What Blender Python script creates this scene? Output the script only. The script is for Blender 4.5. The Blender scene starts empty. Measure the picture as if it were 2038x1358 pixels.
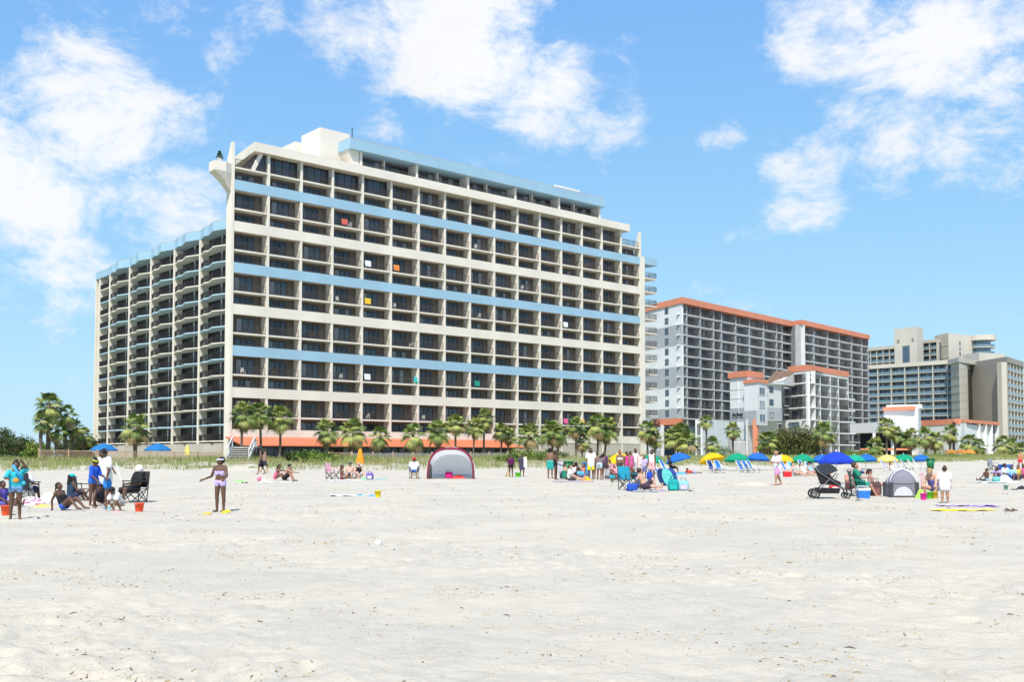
import bpy, bmesh, math, random
import numpy as np
from mathutils import Vector, Matrix
R = math.radians
random.seed(7)
SC = bpy.context.scene
COL = SC.collection
# ---------------------------------------------------------------- camera
CAM_H, FPX, PITCH, VH = 1.62, 2020.0, R(2.43), 908.0
cam = bpy.data.cameras.new('camera')
cam_o = bpy.data.objects.new('camera', cam)
COL.objects.link(cam_o)
cam.sensor_width = 36.0
cam.lens = 36.0 * FPX / 2038.0
cam_o.location = (0, 0, CAM_H)
cam_o.rotation_euler = (math.pi / 2 + PITCH, 0, 0)
V0 = VH - FPX * math.tan(PITCH)
cam.shift_y = (V0 - 679.0) / 2038.0
cam.clip_start = 0.1
cam.clip_end = 6000
SC.camera = cam_o
# ---------------------------------------------------------------- sky
SUN_EL, SUN_AZ = R(55), R(180 + 11)          # azimuth clockwise from +Y: behind the camera, to the left
world = bpy.data.worlds.new('World'); SC.world = world; world.use_nodes = True
wn, wl = world.node_tree.nodes, world.node_tree.links
wn.clear()
def N(t, **kw):
    n = wn.new(t)
    for k, v in kw.items(): setattr(n, k, v)
    return n
def pxdir(px, py):
    dx, dy = (px - 1019) / FPX, (V0 - py) / FPX
    c, s = math.cos(PITCH), math.sin(PITCH)
    return Vector((dx, c - dy * s, s + dy * c)).normalized()
wout = N('ShaderNodeOutputWorld'); bg = N('ShaderNodeBackground'); bg.inputs[1].default_value = 0.125
wl.new(bg.outputs[0], wout.inputs[0])
sky = N('ShaderNodeTexSky', sky_type='NISHITA', sun_disc=False, sun_elevation=SUN_EL, sun_rotation=SUN_AZ)
sky.air_density = 1.0; sky.dust_density = 0.35; sky.ozone_density = 2.6; sky.altitude = 0
hs = N('ShaderNodeHueSaturation'); hs.inputs['Saturation'].default_value = 1.0; hs.inputs['Value'].default_value = 1.0
wl.new(sky.outputs[0], hs.inputs['Color'])
tc = N('ShaderNodeTexCoord')
ssep = N('ShaderNodeSeparateColor'); scmb = N('ShaderNodeCombineColor'); wl.new(hs.outputs[0], ssep.inputs[0])
SKYC = []                                            # soft shoulder so the horizon stays blue
sep = N('ShaderNodeSeparateXYZ'); wl.new(tc.outputs['Generated'], sep.inputs[0])
def M(op, a, b=None, clamp=False):
    n = N('ShaderNodeMath', operation=op, use_clamp=clamp)
    for i, v in enumerate((a, b)):
        if v is None: continue
        if isinstance(v, (int, float)): n.inputs[i].default_value = v
        else: wl.new(v, n.inputs[i])
    return n.outputs[0]
for i, (p_, q_) in enumerate(((.70, 1.12), (.42, .86), (.10, .92))):
    v = M('MULTIPLY', ssep.outputs[i], 0.17)
    wl.new(M('DIVIDE', M('DIVIDE', v, M('ADD', M('MULTIPLY', v, q_), p_)), 0.17), scmb.inputs[i])
# cloud noise, flattened towards the horizon
mp = N('ShaderNodeMapping'); mp.inputs['Scale'].default_value = (1, 1, 1.7)
wl.new(tc.outputs['Generated'], mp.inputs['Vector'])
nz = N('ShaderNodeTexNoise', noise_dimensions='3D'); nz.inputs['Scale'].default_value = 10.5; nz.inputs['Detail'].default_value = 9; nz.inputs['Roughness'].default_value = 0.68; nz.inputs['Distortion'].default_value = 0.25
wl.new(mp.outputs[0], nz.inputs['Vector'])
nz2 = N('ShaderNodeTexNoise', noise_dimensions='3D'); nz2.inputs['Scale'].default_value = 2.6; nz2.inputs['Detail'].default_value = 3
wl.new(mp.outputs[0], nz2.inputs['Vector'])
bias = None
CLOUDS = [(150, 250, 210, .9), (60, 330, 190, .9), (290, 330, 190, .75), (20, 180, 120, .6), (130, 540, 120, .7), (330, 420, 90, .5), (40, 590, 60, .35), (440, 60, 110, .5), (360, 10, 90, .5),
          (830, 30, 150, .75), (960, 90, 170, .95), (1040, 160, 140, .9), (1130, 215, 90, .6), (1230, 260, 80, .55), (740, 10, 130, .5),
          (1620, 60, 110, .7), (1740, 60, 120, .8), (1860, 85, 115, .9), (1970, 110, 115, .9), (1900, 275, 90, .6), (1660, 270, 90, .6), (2000, 285, 90, .65), (1570, 300, 80, .55), (1600, 390, 80, .6), (1770, 270, 100, .6), (760, 245, 50, .35), (1450, 270, 60, .35), (470, 290, 70, .4)]
for (px, py, rad, w) in CLOUDS:
    d = pxdir(px, py)
    dp = N('ShaderNodeVectorMath', operation='DOT_PRODUCT'); wl.new(tc.outputs['Generated'], dp.inputs[0]); dp.inputs[1].default_value = d
    c0 = math.cos(rad * 1.25 / FPX)
    mr = N('ShaderNodeMapRange', interpolation_type='SMOOTHSTEP'); wl.new(dp.outputs['Value'], mr.inputs[0])
    mr.inputs[1].default_value = c0; mr.inputs[2].default_value = 1.0; mr.inputs[3].default_value = 0; mr.inputs[4].default_value = w
    bias = mr.outputs[0] if bias is None else M('MAXIMUM', bias, mr.outputs[0])
dens = M('ADD', M('ADD', nz.outputs[0], M('MULTIPLY', nz2.outputs[0], 0.16)), M('MULTIPLY', bias, 0.31))
cr = N('ShaderNodeMapRange', interpolation_type='SMOOTHSTEP'); wl.new(dens, cr.inputs[0])
cr.inputs[1].default_value = 0.655; cr.inputs[2].default_value = 0.93; cr.inputs[3].default_value = 0; cr.inputs[4].default_value = 0.97
# cloud body: slightly grey where thick, white at the lit parts
cs = N('ShaderNodeMapRange'); wl.new(nz.outputs[0], cs.inputs[0]); cs.inputs[1].default_value = .35; cs.inputs[2].default_value = .75; cs.inputs[3].default_value = 1.02; cs.inputs[4].default_value = .9
ccol = N('ShaderNodeCombineColor')
for i, k in enumerate((6.0, 6.05, 6.15)): wl.new(M('MULTIPLY', cs.outputs[0], k), ccol.inputs[i])
mx = N('ShaderNodeMixRGB'); wl.new(cr.outputs[0], mx.inputs[0]); wl.new(scmb.outputs[0], mx.inputs[1]); wl.new(ccol.outputs[0], mx.inputs[2])
wl.new(mx.outputs[0], bg.inputs[0])
# ---------------------------------------------------------------- sun and exposure
sl = bpy.data.lights.new('sun', 'SUN'); sl.energy = 4.3; sl.angle = R(0.55); sl.color = (1.0, .955, .89)
sun = bpy.data.objects.new('sun', sl); COL.objects.link(sun)
sd = Vector((math.sin(SUN_AZ) * math.cos(SUN_EL), math.cos(SUN_AZ) * math.cos(SUN_EL), math.sin(SUN_EL)))
sun.rotation_euler = sd.to_track_quat('Z', 'Y').to_euler(); sun.location = (0, -20, 60)
SC.view_settings.view_transform = 'Standard'; SC.view_settings.look = 'None'
SC.view_settings.exposure = 0.45; SC.view_settings.gamma = 1.0; SC.view_settings.use_curve_mapping = False

# ---------------------------------------------------------------- helpers
def gslope(y): return 0.0062 * max(0.0, y - 20.0)
DUNE = [(-400, 70), (-60, 80), (-41, 81), (-10, 84), (18, 96), (40, 116), (88, 172), (160, 262), (500, 700)]
def dune_d(x, y):                          # metres behind the dune toe (positive = landward)
    for (x0, y0), (x1, y1) in zip(DUNE, DUNE[1:]):
        if x0 <= x <= x1 or (x < DUNE[0][0]):
            t = (x - x0) / (x1 - x0); yy = y0 + t * (y1 - y0)
            L = math.hypot(x1 - x0, y1 - y0)
            return (y - yy) * (x1 - x0) / L
    return -50.0
def sst(a, b, t):
    t = min(1, max(0, (t - a) / (b - a))); return t * t * (3 - 2 * t)
def gz(x, y):
    d = dune_d(x, y)
    base = gslope(y - max(0, d))
    return base + sst(-1.5, 11, d) * (.9 - 0.25 * sst(15, 70, x)) - 0.35 * sst(14, 30, d)
def ray(px, py, Y):
    d = pxdir(px, py); t = Y / d.y
    return Vector((d.x * t, Y, CAM_H + d.z * t))
def PX(px, Y, py=880):                     # plan position seen in column px at depth Y
    p = ray(px, py, Y); return (p.x, p.y)
def ZP(py, Y, px=1019): return ray(px, py, Y).z
def ground(px, py):                        # where the sight line meets the sand
    lo, hi = 5.0, 260.0
    f = lambda Y: (lambda p: p.z - gz(p.x, p.y))(ray(px, py, Y))
    for _ in range(50):
        m = (lo + hi) / 2
        if f(m) > 0: lo = m
        else: hi = m
    p = ray(px, py, lo); return Vector((p.x, p.y, gz(p.x, p.y)))

def mat(name, col, rough=.75, var=.12, scale=3.0, metal=0, spec=.3, col2=None, bump=0, bscale=40, detail=4, stretch=None):
    m = bpy.data.materials.new(name); m.use_nodes = True
    nt = m.node_tree; b = nt.nodes['Principled BSDF']
    b.inputs['Roughness'].default_value = rough; b.inputs['Metallic'].default_value = metal
    b.inputs['Specular IOR Level'].default_value = spec
    c1 = tuple(col) + (1,)
    if var or col2:
        geo = nt.nodes.new('ShaderNodeTexCoord'); n = nt.nodes.new('ShaderNodeTexNoise')
        n.inputs['Scale'].default_value = scale; n.inputs['Detail'].default_value = detail
        src = geo.outputs['Object']
        if stretch:
            mp_ = nt.nodes.new('ShaderNodeMapping'); mp_.inputs['Scale'].default_value = stretch
            nt.links.new(src, mp_.inputs['Vector']); src = mp_.outputs[0]
        nt.links.new(src, n.inputs['Vector'])
        r = nt.nodes.new('ShaderNodeValToRGB')
        c2 = tuple(col2) + (1,) if col2 else tuple(c * (1 - var) for c in col) + (1,)
        if not col2: c1 = tuple(min(1, c * (1 + var * .5)) for c in col) + (1,)
        r.color_ramp.elements[0].position = .36; r.color_ramp.elements[1].position = .64
        r.color_ramp.elements[0].color = c2; r.color_ramp.elements[1].color = c1
        nt.links.new(n.outputs[0], r.inputs[0]); nt.links.new(r.outputs[0], b.inputs['Base Color'])
    else: b.inputs['Base Color'].default_value = c1
    if bump:
        geo = nt.nodes.new('ShaderNodeTexCoord'); n = nt.nodes.new('ShaderNodeTexNoise'); n.inputs['Scale'].default_value = bscale; n.inputs['Detail'].default_value = 5
        nt.links.new(geo.outputs['Object'], n.inputs['Vector'])
        bp = nt.nodes.new('ShaderNodeBump'); bp.inputs['Strength'].default_value = bump; bp.inputs['Distance'].default_value = .05
        nt.links.new(n.outputs[0], bp.inputs['Height']); nt.links.new(bp.outputs[0], b.inputs['Normal'])
    return m
_MC = {}
def cm(col, rough=.8, var=.14, scale=9):           # cached plain cloth/plastic material
    k = (tuple(round(c, 3) for c in col), rough, var, scale)
    if k not in _MC: _MC[k] = mat('tint_%d' % len(_MC), col, rough, var, scale)
    return _MC[k]

def cmt(col, t=.4):                                  # thin cloth that lets some light through
    k = ('t', tuple(round(c, 3) for c in col), t)
    if k not in _MC:
        m = mat('thin_cloth_%d' % len(_MC), col, .85, .08, 2); nt = m.node_tree; b = nt.nodes['Principled BSDF']; o = nt.nodes['Material Output']
        tr = nt.nodes.new('ShaderNodeBsdfTranslucent'); mx_ = nt.nodes.new('ShaderNodeMixShader'); mx_.inputs[0].default_value = t
        tr.inputs['Color'].default_value = tuple(min(1, c * 1.1) for c in col) + (1,)
        nt.links.new(b.outputs[0], mx_.inputs[1]); nt.links.new(tr.outputs[0], mx_.inputs[2]); nt.links.new(mx_.outputs[0], o.inputs['Surface']); _MC[k] = m
    return _MC[k]
class MB:
    def __init__(s): s.v = []; s.f = []; s.m = []
    def add(s, vs, fs, mi=0):
        o = len(s.v); s.v.extend(tuple(v) for v in vs)
        s.f.extend(tuple(i + o for i in f) for f in fs); s.m.extend([mi] * len(fs)); return s
    def hexa(s, p, mi=0):                          # 8 corners: bottom ring 0-3, top ring 4-7
        return s.add(p, [(3, 2, 1, 0), (4, 5, 6, 7), (0, 1, 5, 4), (1, 2, 6, 5), (2, 3, 7, 6), (3, 0, 4, 7)], mi)
    def box(s, x0, x1, y0, y1, z0, z1, mi=0):
        return s.hexa([(x0, y0, z0), (x1, y0, z0), (x1, y1, z0), (x0, y1, z0), (x0, y0, z1), (x1, y0, z1), (x1, y1, z1), (x0, y1, z1)], mi)
    def prism(s, poly, z0, z1, mi=0):
        n = len(poly); a = sum(poly[i][0] * poly[(i + 1) % n][1] - poly[(i + 1) % n][0] * poly[i][1] for i in range(n))
        if a < 0: poly = poly[::-1]
        zz = z1 if callable(z1) else (lambda x, y: z1)
        vs = [(x, y, z0) for x, y in poly] + [(x, y, zz(x, y)) for x, y in poly]
        return s.add(vs, [tuple(range(n))[::-1], tuple(range(n, 2 * n))] + [(i, (i + 1) % n, n + (i + 1) % n, n + i) for i in range(n)], mi)
    def bar(s, a, b, w, h=None, mi=0):             # square bar from a to b
        a, b = Vector(a), Vector(b); d = (b - a); h = h or w
        if d.length < 1e-6: return s
        d.normalize(); up = Vector((0, 0, 1)) if abs(d.z) < .95 else Vector((0, 1, 0))
        x = d.cross(up).normalized() * (w / 2); y = x.cross(d).normalized() * (h / 2)
        return s.hexa([a - x - y, a + x - y, a + x + y, a - x + y, b - x - y, b + x - y, b + x + y, b - x + y], mi)
    def tube(s, pts, rad, n=8, mi=0, caps=True):
        pts = [Vector(p) for p in pts]
        rr = rad if hasattr(rad, '__len__') else [rad] * len(pts)
        o = []; prev = None
        for i, p in enumerate(pts):
            d = (pts[min(i + 1, len(pts) - 1)] - pts[max(i - 1, 0)])
            d = d.normalized() if d.length > 1e-9 else Vector((0, 0, 1))
            if prev is None: x = d.orthogonal().normalized()
            else:
                x = prev - d * prev.dot(d)
                x = x.normalized() if x.length > 1e-6 else d.orthogonal().normalized()
            prev = x; y = d.cross(x)
            o += [p + (x * math.cos(2 * math.pi * k / n) + y * math.sin(2 * math.pi * k / n)) * rr[i] for k in range(n)]
        fs = [(i * n + k, i * n + (k + 1) % n, (i + 1) * n + (k + 1) % n, (i + 1) * n + k) for i in range(len(pts) - 1) for k in range(n)]
        if caps: fs += [tuple(range(n))[::-1], tuple(range((len(pts) - 1) * n, len(pts) * n))]
        return s.add(o, fs, mi)
    def lathe(s, prof, c=(0, 0, 0), n=16, mi=0, caps=True):
        vs = [(c[0] + r * math.cos(2 * math.pi * k / n), c[1] + r * math.sin(2 * math.pi * k / n), c[2] + z) for r, z in prof for k in range(n)]
        fs = [(i * n + k, i * n + (k + 1) % n, (i + 1) * n + (k + 1) % n, (i + 1) * n + k) for i in range(len(prof) - 1) for k in range(n)]
        if caps: fs += [tuple(range(n))[::-1], tuple(range((len(prof) - 1) * n, len(prof) * n))]
        return s.add(vs, fs, mi)
    def ell(s, c, r, n=10, m=7, mi=0, rot=None):
        c = Vector(c); vs = []
        for i in range(m + 1):
            th = math.pi * i / m
            for k in range(n):
                p = Vector((r[0] * math.sin(th) * math.cos(2 * math.pi * k / n), r[1] * math.sin(th) * math.sin(2 * math.pi * k / n), -r[2] * math.cos(th)))
                if rot: p = rot @ p
                vs.append(c + p)
        fs = [(i * n + k, i * n + (k + 1) % n, (i + 1) * n + (k + 1) % n, (i + 1) * n + k) for i in range(m) for k in range(n)]
        return s.add(vs, fs, mi)
    def cap(s, a, b, ra, rb, n=9, mi=0):           # tapered capsule
        a, b = Vector(a), Vector(b); d = b - a; L = d.length
        d = d / L if L > 1e-6 else Vector((0, 0, 1))
        pts, rs = [], []
        for t in (-1, -.8, -.45): pts.append(a + d * ra * t); rs.append(ra * math.sqrt(max(0.0004, 1 - t * t)))
        pts.append(a); rs.append(ra); pts.append(b); rs.append(rb)
        for t in (.45, .8, 1): pts.append(b + d * rb * t); rs.append(rb * math.sqrt(max(0.0004, 1 - t * t)))
        return s.tube(pts, rs, n, mi)
    def mesh(s, name, mats, smooth=False, off=(0, 0, 0)):
        me = bpy.data.meshes.new(name)
        ox, oy, oz = off
        me.from_pydata([(x - ox, y - oy, z - oz) for x, y, z in s.v], [], s.f)
        if not isinstance(mats, (list, tuple)): mats = [mats]
        for m_ in mats: me.materials.append(m_)
        if len(mats) > 1: me.polygons.foreach_set('material_index', s.m)
        if smooth: me.polygons.foreach_set('use_smooth', [True] * len(s.f))
        me.update(); return me
    def build(s, name, mats, parent=None, smooth=False, local=False):
        if local: return put(name, s.mesh(name, mats, smooth), parent)
        a = np.array(s.v); c = ((a[:, 0].min() + a[:, 0].max()) / 2, (a[:, 1].min() + a[:, 1].max()) / 2, a[:, 2].min())
        o = put(name, s.mesh(name, mats, smooth, c), parent)
        b = wloc(parent); o.location = (c[0] - b[0], c[1] - b[1], c[2] - b[2]); return o
def wloc(p):
    v = Vector((0, 0, 0))
    while p is not None: v += p.location; p = p.parent
    return v
def put(name, me, parent=None, loc=None, rz=0):
    o = bpy.data.objects.new(name, me); COL.objects.link(o)
    if parent is not None: o.parent = parent
    if loc is not None: o.location = loc
    if rz: o.rotation_euler = (0, 0, rz)
    return o
def tag(o, label=None, cat=None, group=None, kind=None):
    if label: o['label'] = label
    if cat: o['category'] = cat
    if group: o['group'] = group
    if kind: o['kind'] = kind
    return o
def thing(name, label, cat, loc=(0, 0, 0), rz=0, group=None):
    return tag(put(name, None, None, loc, rz), label, cat, group)
def dup(o, loc=None, rz=None, label=None, parent=None):
    c = o.copy(); COL.objects.link(c); c.parent = parent
    if loc is not None: c.location = loc
    if rz is not None: c.rotation_euler = (0, 0, rz)
    if label: c['label'] = label
    for ch in o.children: dup(ch, parent=c)
    return c
class Wall:
    """vertical wall line p0 -> p1 (left to right seen from outside); a along it, d outward"""
    def __init__(s, p0, p1):
        s.p0 = Vector(p0[:2]); s.p1 = Vector(p1[:2]); s.L = (s.p1 - s.p0).length
        s.u = (s.p1 - s.p0) / s.L; s.n = Vector((s.u.y, -s.u.x)); s.rz = math.atan2(s.u.y, s.u.x)
    def pt(s, a, d, z): p = s.p0 + s.u * a + s.n * d; return (p.x, p.y, z)
    def box(s, mb, a0, a1, d0, d1, z0, z1, mi=0):
        q = [s.pt(a0, d1, 0), s.pt(a1, d1, 0), s.pt(a1, d0, 0), s.pt(a0, d0, 0)]
        return mb.hexa([(x, y, z0) for x, y, _ in q] + [(x, y, z1) for x, y, _ in q], mi)
    def place(s, name, me, parent, a, d, z):
        p = Vector(s.pt(a, d, z)) - wloc(parent)
        return put(name, me, parent, p, s.rz)
    def off(s, a0, a1, d): return Wall(s.pt(a0, d, 0), s.pt(a1, d, 0))
def wbox(w, a0, a1, d0, d1, z0, z1, name, m, parent): return w.box(MB(), a0, a1, d0, d1, z0, z1).build(name, m, parent)
# ---------------------------------------------------------------- ground
def vnoise(x, y, seed=0):
    xi, yi = np.floor(x).astype(np.int64), np.floor(y).astype(np.int64); fx, fy = x - xi, y - yi
    fx, fy = fx * fx * (3 - 2 * fx), fy * fy * (3 - 2 * fy)
    def h(a, b):
        n = (a * 374761393 + b * 668265263 + seed * 982451653) & 0x7fffffff
        n = ((n ^ (n >> 13)) * 1274126177) & 0x7fffffff
        return ((n ^ (n >> 16)) & 0xffff) / 65535.0
    return (h(xi, yi) * (1 - fx) + h(xi + 1, yi) * fx) * (1 - fy) + (h(xi, yi + 1) * (1 - fx) + h(xi + 1, yi + 1) * fx) * fy
def sand_mat():
    m = mat('sand', (.60, .565, .50), .95, 0, spec=.12)
    nt = m.node_tree; b = nt.nodes['Principled BSDF']; L = nt.links
    tc_ = nt.nodes.new('ShaderNodeTexCoord')
    def noise(sc, det=4, rg=.55):
        n = nt.nodes.new('ShaderNodeTexNoise'); n.inputs['Scale'].default_value = sc; n.inputs['Detail'].default_value = det; n.inputs['Roughness'].default_value = rg
        L.new(tc_.outputs['Object'], n.inputs['Vector']); return n
    def ramp(src, p0, p1, c0, c1):
        r = nt.nodes.new('ShaderNodeValToRGB'); e = r.color_ramp.elements
        e[0].position = p0; e[1].position = p1; e[0].color = c0 + (1,); e[1].color = c1 + (1,); L.new(src, r.inputs[0]); return r.outputs[0]
    def mix(fac, a, c, mode='MIX'):
        x = nt.nodes.new('ShaderNodeMixRGB'); x.blend_type = mode
        if isinstance(fac, float): x.inputs[0].default_value = fac
        else: L.new(fac, x.inputs[0])
        L.new(a, x.inputs[1]); L.new(c, x.inputs[2]); return x.outputs[0]
    big = ramp(noise(.33, 5, .6).outputs[0], .40, .62, (.52, .472, .393), (.585, .52, .415))
    mid = ramp(noise(2.6, 6, .62).outputs[0], .36, .64, (.93, .93, .93), (1, 1, 1))
    fine = ramp(noise(60, 5, .7).outputs[0], .30, .62, (.86, .85, .83), (1, 1, 1))
    col = mix(1.0, mix(1.0, big, mid, 'MULTIPLY'), fine, 'MULTIPLY')
    tan = ramp(noise(.8, 7, .72).outputs[0], .52, .62, (0, 0, 0), (1, 1, 1)); sc = ramp(noise(22, 4, .7).outputs[0], .50, .58, (0, 0, 0), (.75, .75, .75))
    rgb = nt.nodes.new('ShaderNodeRGB'); rgb.outputs[0].default_value = (.40, .34, .255, 1)
    col = mix(mix(1.0, tan, sc, 'MULTIPLY'), col, rgb.outputs[0])                # coarse damp crumbs kicked up in patches
    L.new(col, b.inputs['Base Color'])
    bp = nt.nodes.new('ShaderNodeBump'); bp.inputs['Strength'].default_value = .8; bp.inputs['Distance'].default_value = .04
    bp2 = nt.nodes.new('ShaderNodeBump'); bp2.inputs['Strength'].default_value = .5; bp2.inputs['Distance'].default_value = .012
    L.new(noise(9, 8, .65).outputs[0], bp.inputs['Height']); L.new(noise(70, 4, .7).outputs[0], bp2.inputs['Height'])
    L.new(bp.outputs[0], bp2.inputs['Normal']); L.new(bp2.outputs[0], b.inputs['Normal'])
    return m
SAND = sand_mat()
EARTH = mat('dune_soil', (.30, .27, .17), .95, .2, .6, col2=(.20, .22, .09))
def sand_relief(x, y):
    fall = np.clip(1.3 - y / 60, 0.12, 1)
    patch = np.clip((vnoise(x * .22 + 5, y * .3, 3) - .38) * 3, 0, 1)
    z = (vnoise(x * .35, y * .5, 1) - .5) * .06 + (vnoise(x * 1.3, y * 1.7, 2) - .5) * .030
    z += -np.clip(.36 - vnoise(x * 3.1, y * 3.1, 4), 0, 1) * .16 * (.25 + patch)          # footprints and scuffs
    z += -np.clip(vnoise(x * 1.9 + 3, y * 1.9, 14) - .62, 0, 1) * .10 * patch
    z += (vnoise(x * 7.0, y * 7.0, 6) - .5) * .045 * (.2 + patch) + (vnoise(x * 17, y * 17, 7) - .5) * .016 * (.2 + patch)
    return z * fall
def make_ground():
    th = np.concatenate([np.linspace(R(-80), R(-37), 70)[:-1], np.linspace(R(-37), R(37), 720), np.linspace(R(37), R(80), 70)[1:]]); rr = np.concatenate([np.geomspace(12.0, 45, 400), np.geomspace(45.3, 150, 150), np.geomspace(153, 3000, 60)]); na, nr = len(th), len(rr)
    A, Q = np.meshgrid(th, rr)
    X = np.sin(A) * Q; Y = np.cos(A) * Q - 9.0
    D = np.full_like(X, -50.0)
    for (x0, y0), (x1, y1) in zip(DUNE, DUNE[1:]):
        k = (X >= x0) & (X <= x1); L = math.hypot(x1 - x0, y1 - y0)
        D[k] = ((Y - (y0 + (X - x0) / (x1 - x0) * (y1 - y0))) * (x1 - x0) / L)[k]
    D[X < -400] = (Y - 70)[X < -400]
    S = lambda a, b, t: (lambda q: q * q * (3 - 2 * q))(np.clip((t - a) / (b - a), 0, 1))
    base = .0062 * np.maximum(0, (Y - np.maximum(0, D)) - 20)
    base = np.minimum(base, 1.4)
    Z = base + S(-1.5, 11, D) * (.9 - .25 * S(15, 70, X)) - .35 * S(14, 30, D)
    Z = Z + sand_relief(X, Y) * (D < 25) + (vnoise(X * .25, Y * .25, 9) - .5) * .35 * S(0, 6, D) * (1 - S(18, 40, D))
    n = na * nr
    me = bpy.data.meshes.new('beach_sand')
    co = np.stack([X.ravel(), Y.ravel(), Z.ravel()], 1)
    i = (np.arange(nr - 1)[:, None] * na + np.arange(na - 1)[None, :]).ravel()
    q = np.stack([i, i + na, i + na + 1, i + 1], 1)[:, ::-1].copy()
    me.vertices.add(n); me.vertices.foreach_set('co', co.ravel())
    me.loops.add(q.size); me.loops.foreach_set('vertex_index', q.ravel())
    me.polygons.add(len(q)); me.polygons.foreach_set('loop_start', np.arange(len(q)) * 4); me.polygons.foreach_set('loop_total', np.full(len(q), 4))
    me.materials.append(SAND); me.materials.append(EARTH)
    dm = (D.ravel() + (vnoise(X * .6, Y * .6, 12).ravel() - .5) * 5)[q[:, 0]]
    me.polygons.foreach_set('material_index', (dm > 4.0).astype(np.int32)); me.polygons.foreach_set('use_smooth', np.ones(len(q), bool))
    me.update(); me.validate()
    tag(put('beach_sand', me), kind='structure')
make_ground()
def zs(x, y): return gz(x, y) + float(sand_relief(np.array([x]), np.array([y]))[0])
# far ground behind the grid is covered by the same sheet (3 km); bits of dried weed and shell on the sand
def debris():
    rng = random.Random(3); mb = MB()
    cl = [(rng.uniform(-1, 1), rng.random() ** 1.5) for _ in range(330)]
    for i in range(16000):
        if i % 5 < 4:
            c = cl[rng.randrange(len(cl))]; y = 6.5 + c[1] * 48; x = c[0] * (y * .58 + 1)
            sp = .035 + y * .008; x += rng.gauss(0, sp * 2.2); y += rng.gauss(0, sp * 1.2)
        else: y = 6.5 + rng.random() ** 1.6 * 60; x = rng.uniform(-1, 1) * (y * .58 + 2)
        if y < 5.5: continue
        s = rng.choice([.003, .0035, .004, .005, .006, .009]) * (1.5 + y * .045); l = s * rng.choice([1, 1.4, 2.2, 3.2]); a = rng.uniform(0, math.pi)
        ca, sa = math.cos(a), math.sin(a); z = zs(x, y); h = s * .7
        p = [(-l, -s * .5), (l, -s * .4), (l * .8, s * .5), (-l * .7, s * .6)]
        q = [(x + u * ca - v * sa, y + u * sa + v * ca) for u, v in p]
        mb.add([(u, v, z - .004) for u, v in q] + [(x, y, z + h)], [(0, 1, 4), (1, 2, 4), (2, 3, 4), (3, 0, 4)], rng.choice([0, 0, 0, 0, 0, 1, 2, 2]))
    o = mb.build('beach_debris', [mat('weed_tan', (.36, .29, .17), .9, .3, 30), mat('weed_brown', (.10, .075, .045), .9, .3, 30), mat('shell', (.5, .42, .34), .7, .2, 30)])
    tag(o, 'tan and brown bits of dried seaweed and shell on the sand', 'debris', kind='stuff')
debris()
# ---------------------------------------------------------------- the big hotel
CREAM = mat('cream_stucco', (.76, .69, .585), .9, .07, .25, bump=.15, bscale=6)
BLUE = mat('blue_stucco', (.32, .49, .60), .85, .06, .25, bump=.12, bscale=6)
SIDING = mat('brown_siding', (.15, .128, .112), .85, .25, 1.6, stretch=(6, 6, .3))
RAIL = mat('bronze_rail', (.075, .06, .05), .5, .1, 4, spec=.4)
FRAME = mat('dark_frame', (.03, .028, .028), .45, 0)
WHITE = mat('white_paint', (.74, .72, .68), .8, .06, .4)
ROOF = mat('roof_gravel', (.42, .41, .39), .95, .15, 2)
def glass(name, c, r=.06):
    m = mat(name, c, r, .25, .9, spec=.6); return m
GLASS = [glass('glass_dark', (.035, .042, .055)), glass('glass_blue', (.06, .09, .13)), glass('glass_curtain', (.24, .25, .27), .12), glass('glass_black', (.015, .016, .02))]
def door_mesh(w, h, npan, fr=.07):
    mb = MB()
    mb.box(0, w, -.04, .06, h - fr, h); mb.box(0, w, -.04, .06, 0, fr)
    for i in range(npan + 1):
        x = i * (w - fr) / npan; mb.box(x, x + fr, -.05, .06, fr, h - fr)
    return mb.mesh('sliding_door', FRAME)
def pane_meshes(w, h, npan):
    out = []
    for gi in range(4):
        mb = MB(); rng = random.Random(gi)
        for i in range(npan):
            x0 = i * w / npan + .06; x1 = (i + 1) * w / npan - .06 + .04
            t = .012 * rng.uniform(-1, 1)
            mb.add([(x0, t, .08), (x1, -t, .08), (x1, -t, h - .08), (x0, t, h - .08)], [(0, 1, 2, 3)], (0 if rng.random() < .6 else 1))
        ms = [[GLASS[0], GLASS[1]], [GLASS[1], GLASS[2]], [GLASS[3], GLASS[0]], [GLASS[2], GLASS[0]]][gi]
        out.append(mb.mesh('pane', ms))
    return out
def rail_mesh(pts, h=1.05, sp=.13, posts=1.6, bw=.022):
    mb = MB()
    for (x0, y0), (x1, y1) in zip(pts, pts[1:]):
        L = math.hypot(x1 - x0, y1 - y0); n = max(1, int(L / sp))
        mb.bar((x0, y0, h), (x1, y1, h), .055, .05); mb.bar((x0, y0, .10), (x1, y1, .10), .035, .035)
        for i in range(n + 1):
            t = i / n; x, y = x0 + (x1 - x0) * t, y0 + (y1 - y0) * t
            w = .05 if i % max(1, int(posts / sp)) == 0 else bw
            mb.box(x - w / 2, x + w / 2, y - w / 2, y + w / 2, 0, h)
    return mb.mesh('railing', RAIL)
TH = R(41.154); U = Vector((math.cos(TH), math.sin(TH))); NB = Vector((-math.sin(TH), math.cos(TH)))
HA = Vector((-36.63, 132.47)); BAY = 4.987; NBAY = 16; FL = 2.75; F0 = 4.13; GB = .75
HW = Wall(HA, HA + U * BAY * NBAY); HL = HW.L; DEP = 1.5
def lvl(j): return F0 + FL * j
hotel = thing('hotel_building', 'tall cream and blue banded hotel tower with rows of recessed balconies behind the palms', 'hotel', (HA.x, HA.y, GB))
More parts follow.
